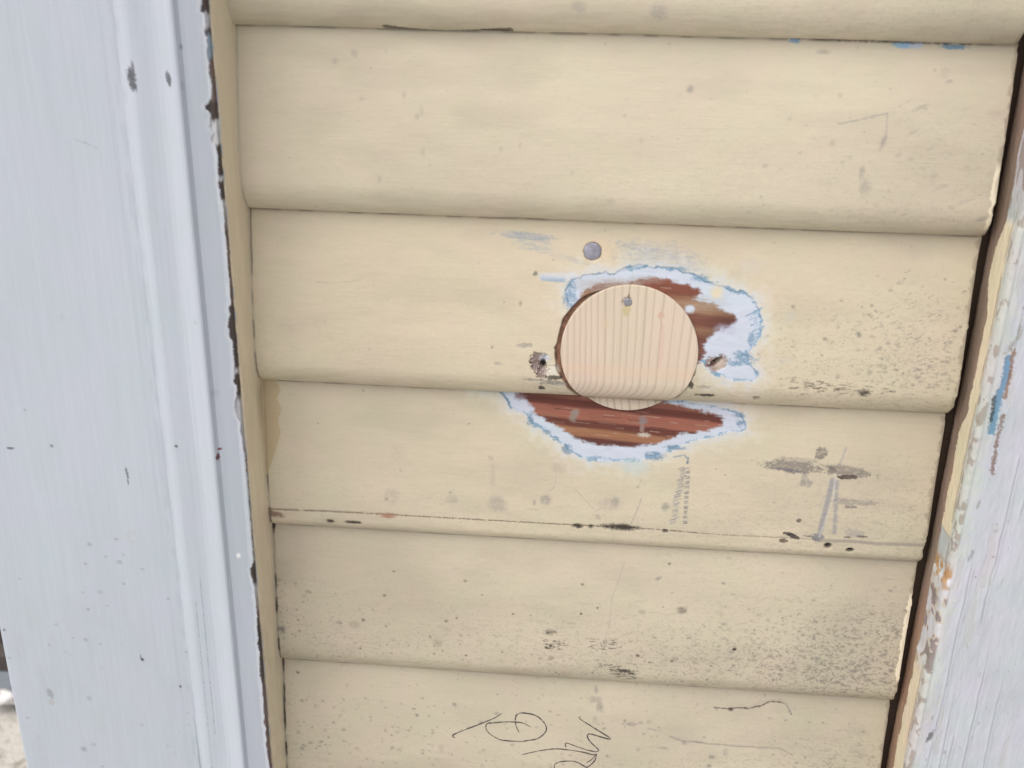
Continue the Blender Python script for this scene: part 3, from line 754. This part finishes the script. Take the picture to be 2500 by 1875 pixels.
# ------------------------------------------------------------------ the round pine plug
plug = thing('wood_plug', 'round plug of fresh pale pine with upright grain, set in the sanded siding', 'wood plug')
def make_plug():
    nr, nt = 125, 720
    rr = np.r_[np.linspace(.0, 1, nr), 1.0, 1.0, 1.0]
    th = np.linspace(0, 2 * np.pi, nt, endpoint=False)
    R_, T_ = np.meshgrid(rr, th, indexing='ij')
    fuzz = 1 + .0035 * (vn(T_ * 60, T_ * 0, 3) - .5)
    A = PLUG_X + PLUG_R * R_ * np.cos(T_) * fuzz; B = PLUG_Z + PLUG_R * R_ * np.sin(T_) * fuzz
    zl = -.2412                       # the plug's own lap line
    a = .0205; t = .0152
    def pf(z):
        up = prof(z + .0008, 3) - .0011
        return np.where(z < zl, -.0034 - (zl - z) * .10, np.minimum(up, -.0024))
    y = np.array(pf(B))
    zz0, zz1, tt_, aa_ = BOARDS[3]
    yface = -(.0018 + (tt_ - .0018) * (1 - (1 - np.clip((zz0 - B) / (zz0 - zz1 - aa_), 0, 1)) ** 1.6)) - .0011
    # solid growth rings: planes slightly turned about the upright, so the lines lean where the face curls back
    depth = np.clip(y - yface, 0, 1)
    y = y + .00008 * (vn(A * 900, B * 300, 6) - .5)
    g = A + .035 * (B - PLUG_Z) + 1.5 * depth + .018 * np.clip((PLUG_Z + .02 - B) / .05, -1, 1.2) * np.clip((A - PLUG_X + .02) / .05, 0, 1.3) * .22
    g = g + (vn(A * 30, B * 22, 7) - .5) * .0009 + (vn(A * 90, B * 60, 8) - .5) * .0003
    k1 = zoomB(1390, 580)
    kd = np.exp(-((A - k1[0]) ** 2 + (B - k1[1]) ** 2) / (.0035 ** 2))
    g = g + kd * .0012
    us = [320, 385, 455, 520, 580, 640, 710, 790, 880, 960, 1030, 1120, 1205, 1290, 1390, 1510, 1620, 1720]
    pos = np.array([zoomB(u, 900)[0] for u in us])
    pos = np.r_[pos[0] - .0155 + np.arange(5) * .0035 - .002, pos, pos[-1] + np.arange(1, 8) * .0052]
    pos = np.sort(pos)
    dark = np.zeros(A.shape)
    early = np.zeros(A.shape)
    for i, p_ in enumerate(pos):
        w_ = .00030 + .0003 * ((i * 37) % 5) / 5
        d = g - p_
        dark = np.maximum(dark, np.where(d < 0, np.exp(-(d / (w_ * 2.0)) ** 2), np.exp(-(d / w_) ** 2)) * (.65 + .35 * ((i * 53) % 7) / 7))
    base = np.array([.63, .548, .445]); lat = np.array([.42, .345, .27])
    tint = fbm(A * 30, B * 12, 15, 3)[..., None]
    base = base * (.94 + .12 * tint) * np.array([1, 1 - .02, 1]) 
    dark = dark * (.66 + .34 * sm(.001, .005, depth))
    C = base * (1 - dark[..., None]) + lat * dark[..., None]
    roll_shade = (sm(.0008, .008, depth) * (B > zl) * .50)[..., None]  # shade on the curled lower edge painted into the pine colour
    C = C * (1 - roll_shade) + np.array([.33, .27, .19]) * roll_shade
    warm = np.exp(-((B - (zl + a + .004)) / .004) ** 2)[..., None] * .35
    C = C * (1 - warm) + np.array([.68, .50, .36]) * warm
    # dark line painted in the plug's groove as shading under its roll
    gl = np.exp(-((B - zl - .0009) / .0013) ** 2) * (.35 + .65 * sm(.2, .6, vn(A * 120, B * 0, 9)))
    C = C * (1 - gl[..., None] * .75) + np.array([.10, .055, .03]) * gl[..., None] * .75
    # nail pit and chip
    def bl(u, v, ru, rv, c, op, rough=.5):
        nonlocal C, y
        x_, z_ = zoomB(u, v)
        r = np.sqrt(((A - x_) / (ru * .00008)) ** 2 + ((B - z_) / (rv * .00008)) ** 2) + (vn(A * 700, B * 700, 4) - .5) * rough
        m = (1 - sm(.7, 1.2, r)) * op
        C = C * (1 - m[..., None]) + np.array(c) * m[..., None]
        return m
    bl(1015, 520, 34, 55, (.52, .44, .26), .85)
    bl(1040, 395, 12, 40, (.18, .15, .13), .8)
    y = y + bl(1028, 435, 40, 40, (.22, .19, .18), .7) * .0010
    bl(1390, 575, 28, 30, (.56, .38, .30), .7); bl(785, 660, 34, 50, (.60, .48, .36), .5); bl(1390, 900, 20, 200, (.62, .44, .38), .5)
    # faint crack from nail to the rim
    x0_, z0_ = zoomB(1060, 250); x1_, z1_ = zoomB(1035, 390)
    tt = np.clip((z0_ - B) / (z0_ - z1_), 0, 1)
    m = (1 - sm(.0001, .0005, abs(A - (x0_ + (x1_ - x0_) * tt)))) * (B > z1_) * .6
    C = C * (1 - m[..., None]) + np.array([.34, .24, .17]) * m[..., None]
    # rounded arris then the sawn edge going back into the wall
    rimm = np.zeros(R_.shape); 
    y = y + .0005 * sm(.990, 1.0, R_)
    y[nr] += .0006; y[nr + 1] = .004; y[nr + 2] = .006
    A[nr + 2] = PLUG_X; B[nr + 2] = PLUG_Z
    C[nr:] *= .75
    global NAIL_Y
    NAIL_Y = float(pf(np.array(zoomB(1030, 437)[1])))
    return grid_mesh('plug_disc', A, y, B, C.astype(np.float32), M_PINE, plug, wrap=True)
def zoomB(u, v):
    d = ray_(1300 + .22604 * u, 640 + .22604 * v); yy = -.0115
    Pp = CL + d * ((yy - CL[1]) / d[1]); return Pp[0], Pp[2]
make_plug()
x, z = zoomB(1030, 437)
disc('nail_head', x, z, NAIL_Y + .0002, .0027, M_NAIL, plug, .0005)

# ------------------------------------------------------------------ left casing
cas = thing('window_casing', 'smooth bluish white moulded casing left of the boards, with a worn inner edge', 'casing')
ZT, ZB = .16, -.80
def sweep(path, mat, parent, name, paint, hz=.0009, hs=.0005, coarse=None):
    Pp = np.array(path, float)
    s = np.r_[0, np.cumsum(np.hypot(*np.diff(Pp, axis=0).T))]
    # finer stations on request, coarser on hidden runs
    st = [0.]
    while st[-1] < s[-1]:
        q = st[-1]
        xq = np.interp(q, s, Pp[:, 0]); yq = np.interp(q, s, Pp[:, 1])
        st.append(q + (coarse(xq, yq) if coarse else hs))
    st = np.array(sorted(set([round(min(v, s[-1]), 7) for v in st] + [round(v, 7) for v in s])))
    Xs = np.interp(st, s, Pp[:, 0]); Ys = np.interp(st, s, Pp[:, 1])
    zs = np.arange(ZT, ZB, -hz)
    Zg, Sg = np.meshgrid(zs, st, indexing='ij')
    Xg = np.repeat(Xs[None], len(zs), 0); Yg = np.repeat(Ys[None], len(zs), 0)
    c = Canvas(Sg, Zg, WHITE)
    tx = np.gradient(Xs, st); ty = np.gradient(Ys, st); ln = np.hypot(tx, ty) + 1e-9
    nx, ny = ty / ln, -tx / ln
    out = paint(c, Xg, Yg, Zg, s)           # returns outward relief
    X = Xg + out * nx[None]; Y = Yg + out * ny[None]
    return grid_mesh(name, X, Y, Zg, c.col, mat, parent, wrap=True, caps=True)

def arc(cx, cy, r, a0, a1, n=7):
    return [(cx + r * math.cos(math.radians(a)), cy + r * math.sin(math.radians(a))) for a in np.linspace(a0, a1, n)]

Lp = [(-.180, .020), (-.2035, .020), (-.2035, -.0455)] + arc(-.2020, -.0455, .0015, 180, 270, 5) + \
     [(-.0680, -.0470), (-.0650, -.0467), (-.0590, -.0466), (-.0574, -.0462), (-.0568, -.0464)] + \
     [(-.0560, -.0472), (-.0530, -.0489), (-.0505, -.0500), (-.0485, -.0503), (-.044, -.0499), (-.038, -.0492), (-.0345, -.0491), (-.0310, -.0498), (-.0262, -.0524), (-.0215, -.0547), (-.0196, -.0550), (-.0184, -.0544), (-.0174, -.0526), (-.0165, -.0511)] + \
     [(-.0150, -.0508), (-.0100, -.0492), (-.0040, -.0472)] + arc(-.0022, -.0448, .0022, 270, 360, 6) + [(0., -.040), (0., .011), (-.02, .018)]

def paint_left(c, X, Y, Z, s):
    A = c.A; al = np.ones(A.shape, bool)
    c.col[:] = WHITE
    streak = fbm(A * 260, Z * 9, 3, 4) - .5
    c.col *= (1 + streak * .04)[..., None]
    c.col *= (1 + (fbm(A * 25, Z * 6, 8, 3) - .5) * .07)[..., None]
    wtint = sm(.4, .7, fbm(A * 18, Z * 7, 19, 3))[..., None]
    c.col = c.col * (1 - .5 * wtint) + c.col * np.array([.985, 1.0, .985]) * .5 * wtint
    relief = -(fbm(A * 160, Z * 6, 23, 3) - .5) * .00025 - (fbm(A * 12, Z * 8, 24, 2) - .5) * .0012 * (X < -.058)
    # soft hand-planed wander of the inner moulding
    relief = relief + .0009 * (fbm(A * 60, Z * 14, 25, 2) - .5) * sm(-.050, -.045, X) * sm(-.022, -.028, X)
    # specks low down
    r = np.random.default_rng(20)
    front = (Y < -.044)
    def at_px(Xp, Yp, yp=-.047):
        x_, z_ = on(Xp, Yp, yp)
        # distance along the section for that x on the front
        j = np.argmin(np.where(front[0], abs(X[0] - x_), 9))
        return A[0, j], z_
    def spot(u, v, ox, oy, k_, ru, rv, cc, op, rot=0., rough=.7, yp=-.047, cut=0.):
        a_, z_ = at_px(ox + u * k_, oy + v * k_, yp)
        c.blob(a_, z_, ru * k_ * .00031, rv * k_ * .00031, np.asarray(cc), op, rot=rot, rough=rough, soft=.3, cut=cut)
    K = .4069
    GB = np.array([.10, .11, .13])
    spot(803, 470, 0, 0, K, 24, 48, GB, .95, rot=.15, rough=.9); spot(812, 420, 0, 0, K, 8, 45, GB * 1.3, .8)
    spot(1012, 470, 0, 0, K, 20, 32, GB, .9, rot=.3, rough=.9, yp=-.052)
    spot(1100, 280, 0, 0, K, 9, 14, GB * 2, .7, yp=-.048); spot(1118, 510, 0, 0, K, 9, 18, GB * 3, .4)
    c_scr = [at_px(440 * K, 835 * K), at_px(520 * K, 862 * K), at_px(585 * K, 892 * K)]
    c.line(c_scr, .0004, GB * 3.2, .5)
    spot(62, 1215, 0, 600, K, 26, 9, GB, .85, rot=.1); spot(310, 1200, 0, 600, K, 9, 9, GB, .8); spot(1050, 1210, 0, 600, K, 9, 8, GB, .9, yp=-.052)
    spot(1332, 1203, 0, 600, K, 17, 8, (.20, .03, .05), .95, rough=.9); spot(1324, 1243, 0, 600, K, 13, 20, (.12, .03, .04), .95, rough=.9)
    spot(762, 1360, 0, 600, K, 7, 40, GB, .9, rot=.08); spot(768, 1415, 0, 600, K, 6, 22, GB, .85)
    spot(145, 985, 0, 600, K, 6, 8, GB * 2, .5); spot(370, 430, 0, 600, K, 16, 24, GB * 4, .3); spot(1300, 870, 0, 600, K, 24, 22, GB * 3.5, .4)
    spot(1175, 462, 0, 600, K, 10, 10, GB * 3, .4, yp=-.053)
    spot(855, 1010, 0, 1200, K, 11, 11, GB * .6, .95); spot(846, 992, 0, 1200, K, 5, 16, GB, .8)
    spot(1082, 1172, 0, 1200, K, 8, 8, GB * .6, .95); spot(25, 830, 0, 1200, K, 8, 8, GB, .9)
    spot(302, 1210, 0, 1200, K, 18, 30, GB * 2.6, .65, rot=.3); spot(312, 1265, 0, 1200, K, 16, 20, np.array([.42, .36, .36]), .5)
    spot(1437, 375, 0, 1200, K, 10, 16, (.85, .88, .92), .9)
    for (u, v, q) in [(635, 390, 13), (720, 425, 16), (740, 380, 10), (515, 433, 10), (850, 465, 10), (500, 607, 12), (600, 603, 16), (745, 555, 9), (530, 708, 12), (640, 685, 9), (440, 880, 8), (515, 888, 16), (600, 915, 10), (400, 962, 9), (423, 980, 8), (295, 918, 9), (338, 798, 8), (728, 915, 9), (55, 1000, 9), (70, 1172, 9), (1010, 645, 10), (165, 1358, 9), (500, 1545, 22), (565, 1520, 16), (1010, 1525, 10), (850, 1398, 8), (1125, 1330, 8), (1133, 1400, 8), (1080, 1447, 6), (870, 1508, 6), (535, 1240, 20), (1115, 965, 9), (612, 1060, 9), (540, 315, 14), (700, 285, 10), (115, 525, 8), (615, 1650, 12), (235, 1470, 8)]:
        spot(u, v, 0, 1200, K, q, q * .8, GB * 2.0, .25 + .35 * r.random())
    # brown ring-like stain
    for t_ in range(7):
        a = 1.2 + t_ * .6
        spot(800 + 34 * math.cos(a), 275 + 28 * math.sin(a), 0, 1200, K, 10, 8, (.48, .45, .40), .35)
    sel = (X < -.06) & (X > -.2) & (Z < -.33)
    c.mul(sel, (.16 * sm(-.25, -.50, Z) + .12 * sm(-.33, -.45, Z) * sm(.45, .7, fbm(A * 70, Z * 30, 41, 3)))[sel], [.8, .8, .76])  # duller light low on the casing painted in, smooth plus blotches
    ww = (abs(X + .059) < .0035) & front
    c.mul(ww, (.25 * sm(.4, .7, vn(A * 400, Z * 100, 43)))[ww], [.75, .76, .78])
    # fine drying cracks along the moulding low down
    for x_, a0, a1 in ((-.0455, -.40, -.555), (-.0405, -.38, -.52)):
        j = np.argmin(np.where(front[0], abs(X[0] - x_), 9)); a_ = A[0, j]
        c.line([(a_, a0), (a_ - .0006, (a0 + a1) / 2), (a_ - .001, a1)], .00025, GB * 2.5, .6, dash=.9)
    # worn inner edge: torn coats showing brown wood, blue and primer
    e = X + (-.047 - Y) * 0
    edge_d = np.where(Y < -.0468, -X, np.where(X > -.0025, (Y + .047) * -1.0 * 0 + .0, 1.))   # distance in from the arris on the face
    arr = (X > -.012) & (Y < -.036)
    # widths and tones read down the edge
    tab = [(0, 18, 1), (28, 16, 1), (36, 10, 2), (62, 12, 2), (74, 16, 1), (92, 12, 3), (100, 15, 3), (138, 16, 3), (150, 11, 0), (240, 12, 0), (252, 20, 1), (288, 20, 1), (300, 22, 4), (352, 22, 4), (364, 11, 1), (425, 11, 1), (436, 9, 4), (448, 12, 1), (488, 11, 1), (500, 5, 4), (560, 4, 0), (740, 5, 0), (752, 11, 1), (800, 15, 1), (890, 11, 1), (905, 14, 4), (915, 13, 1), (965, 13, 1), (978, 17, 2), (1015, 16, 2), (1030, 8, 2), (1090, 6, 2), (1110, 2, 0), (1370, 2, 0), (1388, 13, 1), (1420, 9, 1), (1435, 5, 4), (1500, 6, 0), (1530, 9, 1), (1600, 11, 1), (1650, 10, 1), (1680, 7, 0), (1760, 11, 0), (1875, 7, 0), (2000, 6, 0), (2600, 6, 0)]
    zt_ = np.array([on(560 if t[0] > 300 else 520, t[0], -.047)[1] for t in tab]); o_ = np.argsort(zt_)
    wt = np.array([t[1] for t in tab]) * 3.1e-4 * .78
    tone_t = np.array([[.14, .10, .09], [.055, .042, .04], [.36, .37, .40], [.20, .27, .34], [.52, .53, .56]])[[t[2] for t in tab]]
    zj = Z + (vn(X * 700, Z * 200, 57) - .5) * .003
    w1 = np.interp(zj, zt_[o_], wt[o_]) * (.35 + 1.3 * fbm(Z * 190, Z * 0, 51, 4))
    cc = np.stack([np.interp(zj, zt_[o_], tone_t[o_, i]) for i in range(3)], -1) * (.7 + .6 * fbm(X * 500, Z * 90, 54, 3)[..., None])
    wmask = sm(w1 + .0004, w1 - .0005, -X + c.nf * .0010 + .0003)
    keep = (Y < -.0425 + (vn(Z * 130, Z * 0, 53) - .5) * .003)
    wmask = wmask * keep * (X > -.012)
    c.col = c.col * (1 - wmask[..., None]) + cc * wmask[..., None]
    pale = sm(w1 + .0028, w1 + .0010, -X + c.nm * .003) * (1 - wmask) * (X > -.012) * (Y < -.044)
    c.col = c.col * (1 - .35 * pale[..., None]) + np.array([.66, .68, .72]) * .35 * pale[..., None]
    relief = relief - wmask * .0009
    # the return towards the boards is painted cream
    cr = (X > -.0015) & (Y > -.0425 + 0)
    crm = sm(-.0435, -.0418, Y + c.nf * .0012) * (X > -.003)
    tone = np.array([.76, .67, .51], np.float32)[None, None] * (.95 + .12 * fbm(Z * 30, Y * 90, 60, 3)[..., None])
    stain = (sm(-.30, -.26, Z) * sm(-.235, -.25, Z) * sm(-.020, -.008, Y) + .25 * sm(-.012, -.002, Y) + .2 * sm(-.30, -.36, Z) * sm(.45, .7, vn(Z * 90, Y * 200, 61)))[..., None]
    tone = tone * (1 - .45 * stain) + np.array([.40, .29, .18]) * .45 * stain
    c.col = c.col * (1 - crm[..., None]) + tone * crm[..., None]
    relief = relief + (fbm(Z * 60, Y * 120, 62, 3) - .5) * .0007 * crm
    # dirt mark low on the return
    md = sm(-.4, -.44, Z) * sm(-.040, -.044, Y) * crm
    c.col *= (1 - .5 * md)[..., None]
    return relief - c.dy

def coarse_left(x, y):
    if y > -.043 and x < -.1: return .004
    if x < -.0670 and y < -.04: return .0009
    if y > .0: return .003
    return .00045
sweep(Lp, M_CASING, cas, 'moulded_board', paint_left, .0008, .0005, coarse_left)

# ------------------------------------------------------------------ right casing
rc = thing('window_casing', 'weathered lilac white casing right of the boards, its edge peeling to brown, cream and blue', 'casing')
XR, YF = .4870, -.0425
Rp = [(.52, .018), (XR + .012, .009), (XR + .012, .0020), (XR + .0010, .0010), (XR, -.0004), (XR, YF + .0045)] + arc(XR + .0045, YF + .0045, .0045, 180, 270, 8) + [(.505, YF - .0004), (.530, YF - .0012), (.60, YF - .001), (.74, YF), (.74, .018)]
def paint_right(c, X, Y, Z, s):
    A = c.A; al = np.ones(A.shape, bool)
    LIL = np.array([.51, .545, .62]); GW = np.array([.54, .57, .585])
    side = (X < XR + .0006)
    c.col[:] = LIL
    t = sm(.012, .004, X - XR + c.nm * .012)[..., None]
    c.col = c.col * (1 - t) + GW * t
    c.col *= (1 + (fbm(A * 90, Z * 30, 3, 4) - .5) * .10)[..., None]
    c.col *= (1 + (fbm(A * 30, Z * 30, 5, 3) - .5) * .16)[..., None]
    # long drying cracks with lifted lips on the face
    relief = (fbm(A * 90, Z * 18, 70, 4) - .5) * .0006 + (fbm(A * 300, Z * 90, 71, 3) - .5) * .0004
    s0 = A[0, np.argmin(abs(X[0] - (XR + .0045)) + 9 * (Y[0] > YF + .003))]
    for i, (off, amp) in enumerate([(.009, .0016), (.0165, .0022), (.024, .002), (.034, .003), (.048, .003)]):
        cx_ = s0 + off + (fbm(Z * 14, Z * 0 + i, 73, 4) - .5) * .006
        d = abs(A - cx_)
        m = (1 - sm(.0001, .0009, d)) * sm(.42, .62, vn(Z * 22, Z * 0 + i * 3, 74))
        c.col *= (1 - .22 * m)[..., None]; relief = relief - m * .0003
        lip = (1 - sm(.0006, .003, d)) * sm(.42, .62, vn(Z * 22, Z * 0 + i * 3, 74))
        relief = relief + lip * .0003
    # flat flakes lost
    fl = fbm(A * 120, Z * 28, 75, 4)
    m = sm(.64, .67, fl) * (X > XR + .005)
    c.col = c.col * (1 - .5 * m[..., None]) + np.array([.50, .51, .52]) * .5 * m[..., None]; relief = relief - .0002 * m
    r = np.random.default_rng(33)
    for _ in range(130):
        a_ = s0 + abs(r.normal()) * .05; z_ = .05 - r.random() * .62
        c.blob(a_, z_, .0004 + .0012 * r.random() ** 2, .0005 + .0018 * r.random() ** 2, np.array([.26, .26, .28]), .25 + .45 * r.random(), rough=1., soft=.3)
    # the blue and rust strip near the edge, half way up
    zc = (Z < -.155) & (Z > -.295)
    def sp(Xp, Yp, rx, rz, cc, op=.9, rot=0., rough=.9):
        x_, z_ = on(Xp, Yp, YF)
        c.blob(s0 + x_ - (XR + .0045), z_, rx, rz, np.asarray(cc), op, rot=rot, rough=rough, soft=.2, cut=.0003)
    def fa(Xp, Yp):
        x_, z_ = on(Xp, Yp, YF); return (s0 + x_ - (XR + .0045), z_)
    q = .3617
    c.line([fa(1700 + 2110 * q, 500 + 1040 * q), fa(1700 + 2090 * q, 500 + 1180 * q), fa(1700 + 2040 * q, 500 + 1300 * q), fa(1700 + 2010 * q, 500 + 1450 * q), fa(1700 + 1995 * q, 1000 + 150 * q)], .0024, BLUE * 1.05, .95, .0006, rough=.0016, cut=.0004)
    c.line([fa(1700 + 2140 * q, 500 + 980 * q), fa(1700 + 2120 * q, 500 + 1150 * q), fa(1700 + 2080 * q, 500 + 1300 * q)], .0011, np.array([.26, .165, .11]), .85, .0005, rough=.0016)
    c.line([fa(1700 + 2075 * q, 500 + 1420 * q), fa(1700 + 2030 * q, 1000 + 200 * q), fa(1700 + 1995 * q, 1000 + 430 * q)], .0012, np.array([.22, .15, .13]), .85, .0006, rough=.002, dash=.9)
    c.line([fa(1700 + 2190 * q, 500 + 820 * q), fa(1700 + 2170 * q, 500 + 900 * q), fa(1700 + 2090 * q, 500 + 1000 * q)], .0010, np.array([.30, .28, .27]), .7, .0006, rough=.002, dash=.8)
    c.line([fa(1700 + 2010 * q, 500 + 1300 * q), fa(1700 + 1990 * q, 500 + 1460 * q)], .0013, np.array([.05, .06, .07]), .8, .0006, rough=.0015)
    sp(1700 + 1905 * q, 1000 + 645 * q, .0011, .0032, (.28, .28, .27), .6); sp(1700 + 1855 * q, 1000 + 990 * q, .0013, .0045, (.30, .31, .32), .7, rot=-.2)
    sp(1900 + 1205 * .2863, 1400 + 1125 * .2863, .0012, .0024, (.2, .2, .22), .8); sp(1900 + 1295 * .2863, 1400 + 1390 * .2863, .0015, .0060, (.12, .13, .14), .85, rot=-.25)
    # the return: taupe bare wood at the back, then cream runs, greyish coats, worn arris
    yy = Y
    wob = (fbm(Z * 30, Z * 0, 80, 3) - .5)
    yc0 = -.0200 - wob * .012 + .006 * sm(-.10, -.13, Z) * sm(-.17, -.14, Z) + .005 * sm(-.235, -.25, Z)
    ns = sm(XR + .0040, XR + .0020, X)             # side and the first half of the arris
    taupe = np.array([.27, .20, .16]) * (.75 + .5 * fbm(Z * 25, yy * 300, 81, 3)[..., None])
    reddish = np.array([.37, .245, .175])
    tz_ = sm(-.36, -.42, Z)[..., None]
    taupe = taupe * (1 - tz_) + reddish * (.8 + .4 * fbm(Z * 25, yy * 300, 82, 3)[..., None]) * tz_
    sidecol = np.ones(A.shape + (3,)) * taupe
    # pale blue grey hairline before the cream
    g1 = sm(-.0004, -.0014, yy - yc0 + c.nf * .002)[..., None]
    sidecol = sidecol * (1 - g1) + np.array([.46, .50, .53]) * g1
    cre = sm(-.0012, -.0026, yy - yc0 + c.nf * .003)
    solid = sm(.30, .40, vn(Z * 26, Z * 0 + 1, 83)) * sm(-.098, -.106, Z) * (1 - sm(-.365, -.372, Z) * sm(-.425, -.415, Z))
    solid2 = np.clip(solid + .0, 0, 1) * (1 - .0)
    cre_ = (cre * solid2)[..., None]
    sidecol = sidecol * (1 - cre_) + np.array([.70, .63, .49]) * cre_
    # grey brown worn band at the arris, with rusty spots
    band = sm(YF + .0085, YF + .0060, yy + c.nf * .003 + wob * .004)[..., None]
    gb = np.where((fbm(Z * 140, yy * 400, 84, 4) + .25 * sm(YF + .0070, YF + .0080, yy) > .60)[..., None], np.array([.36, .33, .31]), np.array([.52, .535, .54]))
    sidecol = sidecol * (1 - band) + gb * band
    ln_ = (1 - sm(.0004, .0012, abs(yy - (YF + .0088) + wob * .003 + c.nf * .0015))) * sm(.25, .45, vn(Z * 60, Z * 0 + 5, 90))  # thin shadow beside the cream painted as a broken grey brown line
    sidecol = sidecol * (1 - .7 * ln_[..., None]) + np.array([.27, .235, .21]) * .7 * ln_[..., None]
    low = (sm(-.335, -.345, Z) * sm(-.44, -.42, Z))[..., None]
    sp_ = fbm(Z * 130, yy * 160, 86, 3)[..., None]
    mixc = np.where(sp_ > .56, np.array([.25, .21, .22]), np.where(sp_ > .48, np.array([.55, .50, .44]), np.array([.56, .59, .64])))
    ru = np.exp(-((Z + .345) / .013) ** 2)[..., None] * (sp_ > .44)
    mixc = mixc * (1 - ru) + np.array([.42, .25, .10]) * ru
    m2 = low * g1 * .9
    sidecol = sidecol * (1 - m2) + mixc * m2
    up = (sm(-.100, -.09, Z) * g1[..., 0])[..., None] * .8
    mixu = np.where(fbm(Z * 60, yy * 200, 88, 3)[..., None] > .5, np.array([.30, .24, .23]), np.array([.50, .50, .56]))
    sidecol = sidecol * (1 - up) + mixu * up
    ns = ns[..., None]
    c.col = (c.col * (1 - ns) + sidecol * ns).astype(np.float32)
    relief = relief + ns[..., 0] * ((cre_[..., 0]) * .0010 + (fbm(Z * 220, yy * 400, 87, 4) - .5) * .0005)
    ar = sm(XR + .0046, XR + .0025, X) * sm(YF + .006, YF + .002, Y)
    relief = relief + ar * (fbm(Z * 220, Z * 0, 89, 4) - .5) * .0005
    return relief - c.dy
def coarse_right(x, y):
    if x > .60: return .004
    if x > .56: return .0015
    if y > .0: return .003
    return .0005
sweep(Rp, M_OLDCASING, rc, 'old_board', paint_right, .0008, .0005, coarse_right)

# ------------------------------------------------------------------ what shows past the left casing, lower left corner
M_GROUND = bpy.data.materials.new('sandy_concrete')
nt, bs = nodes(M_GROUND)
N = nt.nodes.new; L = nt.links.new
tc = N("ShaderNodeTexCoord"); n1 = N("ShaderNodeTexNoise"); n1.inputs['Scale'].default_value = 22; n1.inputs['Detail'].default_value = 8; n1.inputs['Roughness'].default_value = .7
L(tc.outputs['Object'], n1.inputs['Vector'])
cr = N("ShaderNodeValToRGB")
cr.color_ramp.elements[0].position = .36; cr.color_ramp.elements[0].color = (.36, .33, .28, 1)
cr.color_ramp.elements[1].position = .50; cr.color_ramp.elements[1].color = (.66, .64, .60, 1)
L(n1.outputs[0], cr.inputs[0]); L(cr.outputs[0], bs.inputs['Base Color'])
bp = N("ShaderNodeBump"); bp.inputs['Distance'].default_value = .01; L(n1.outputs[0], bp.inputs['Height']); L(bp.outputs[0], bs.inputs['Normal'])
bs.inputs['Roughness'].default_value = .9
GZ = -1.30
g = mesh_obj('ground', [(-60, -60, GZ), (60, -60, GZ), (60, 60, GZ), (-60, 60, GZ)], [(0, 1, 2, 3)], M_GROUND)
g['kind'] = 'structure'

M_STEP = plain_mat('blue_grey_painted_step', (.26, .30, .35), .5, 0, .12, 12)
M_WALL = plain_mat('dark_masonry', (.085, .070, .068), .9, 0, .35, 30)
M_RISER = plain_mat('brown_grey_shade', (.20, .17, .14), .9, 0, .25, 30)  # brown grey colour stands for the shade below the tread
M_LUMP = plain_mat('white_plaster', (.75, .75, .76), .9, 0, .1, 40)
def gp(X, Y, z):
    d = ray_(X, Y); return CL + d * ((z - CL[2]) / d[2])
yf = float(gp(20, 1726, GZ)[1])                       # foot of the riser
def at_y(X, Y, y):
    d = ray_(X, Y); return float((CL + d * ((y - CL[1]) / d[1]))[2])
zt = at_y(15, 1688, yf)                              # its top edge
yw = float(gp(5, 1640, zt)[1])                        # where the wall behind starts
st = thing('door_step', 'blue grey painted step behind the left casing, dark with shade under its edge', 'step')
def wedge(name, x0, x1, prof_, mat, parent, bev=0):
    n = len(prof_)
    V = [(x, a, b) for x in (x0, x1) for a, b in prof_]
    F = [tuple(range(n))[::-1], tuple(range(n, 2 * n))] + [(i, (i + 1) % n, n + (i + 1) % n, n + i) for i in range(n)]
    return mesh_obj(name, V, F, mat, parent)
wedge('tread', -1.5, -.45, [(yf - .008, zt - .004), (yf - .004, zt), (yw + .02, zt), (yw + .02, zt - .02), (yf - .008, zt - .02)], M_STEP, st)
wedge('riser', -1.5, -.45, [(yf + .012, GZ), (yf + .012, zt - .0205), (yw + .02, zt - .0205), (yw + .02, GZ)], M_RISER, st)
yb0 = yf - .008
bw = thing('brick_wall', 'dark reddish wall behind the blue grey step, a sliver past the left casing', 'wall')
wedge('wall_face', -2.5, -.45, [(yw, zt + .002), (yw, zt + .035), (yw + .03, zt + .045), (yw + .03, .9), (yw + .3, .9), (yw + .3, zt + .002)], M_WALL, bw)
# a lump of white plaster on the edge of the step
lx = float(gp(12, 1690, zt)[0])
V = []; F = []
nu, nv = 18, 10
for i in range(nv + 1):
    for j in range(nu):
        a = 2 * math.pi * j / nu; b = math.pi * i / nv
        q = 1 + .18 * math.sin(3 * a + i) + .12 * math.cos(5 * a)
        V.append((lx + .035 * q * math.sin(b) * math.cos(a), yb0 - .012 + .014 * q * math.sin(b) * math.sin(a), zt + .002 + .014 * math.cos(b) * q))
for i in range(nv):
    for j in range(nu):
        F.append((i * nu + j, i * nu + (j + 1) % nu, (i + 1) * nu + (j + 1) % nu, (i + 1) * nu + j))
lump = mesh_obj('plaster_lump', V, F, M_LUMP, None, True)
lump['label'] = 'small white lump of plaster stuck on the front edge of the blue grey step'
lump['category'] = 'plaster'; lump['kind'] = 'thing'
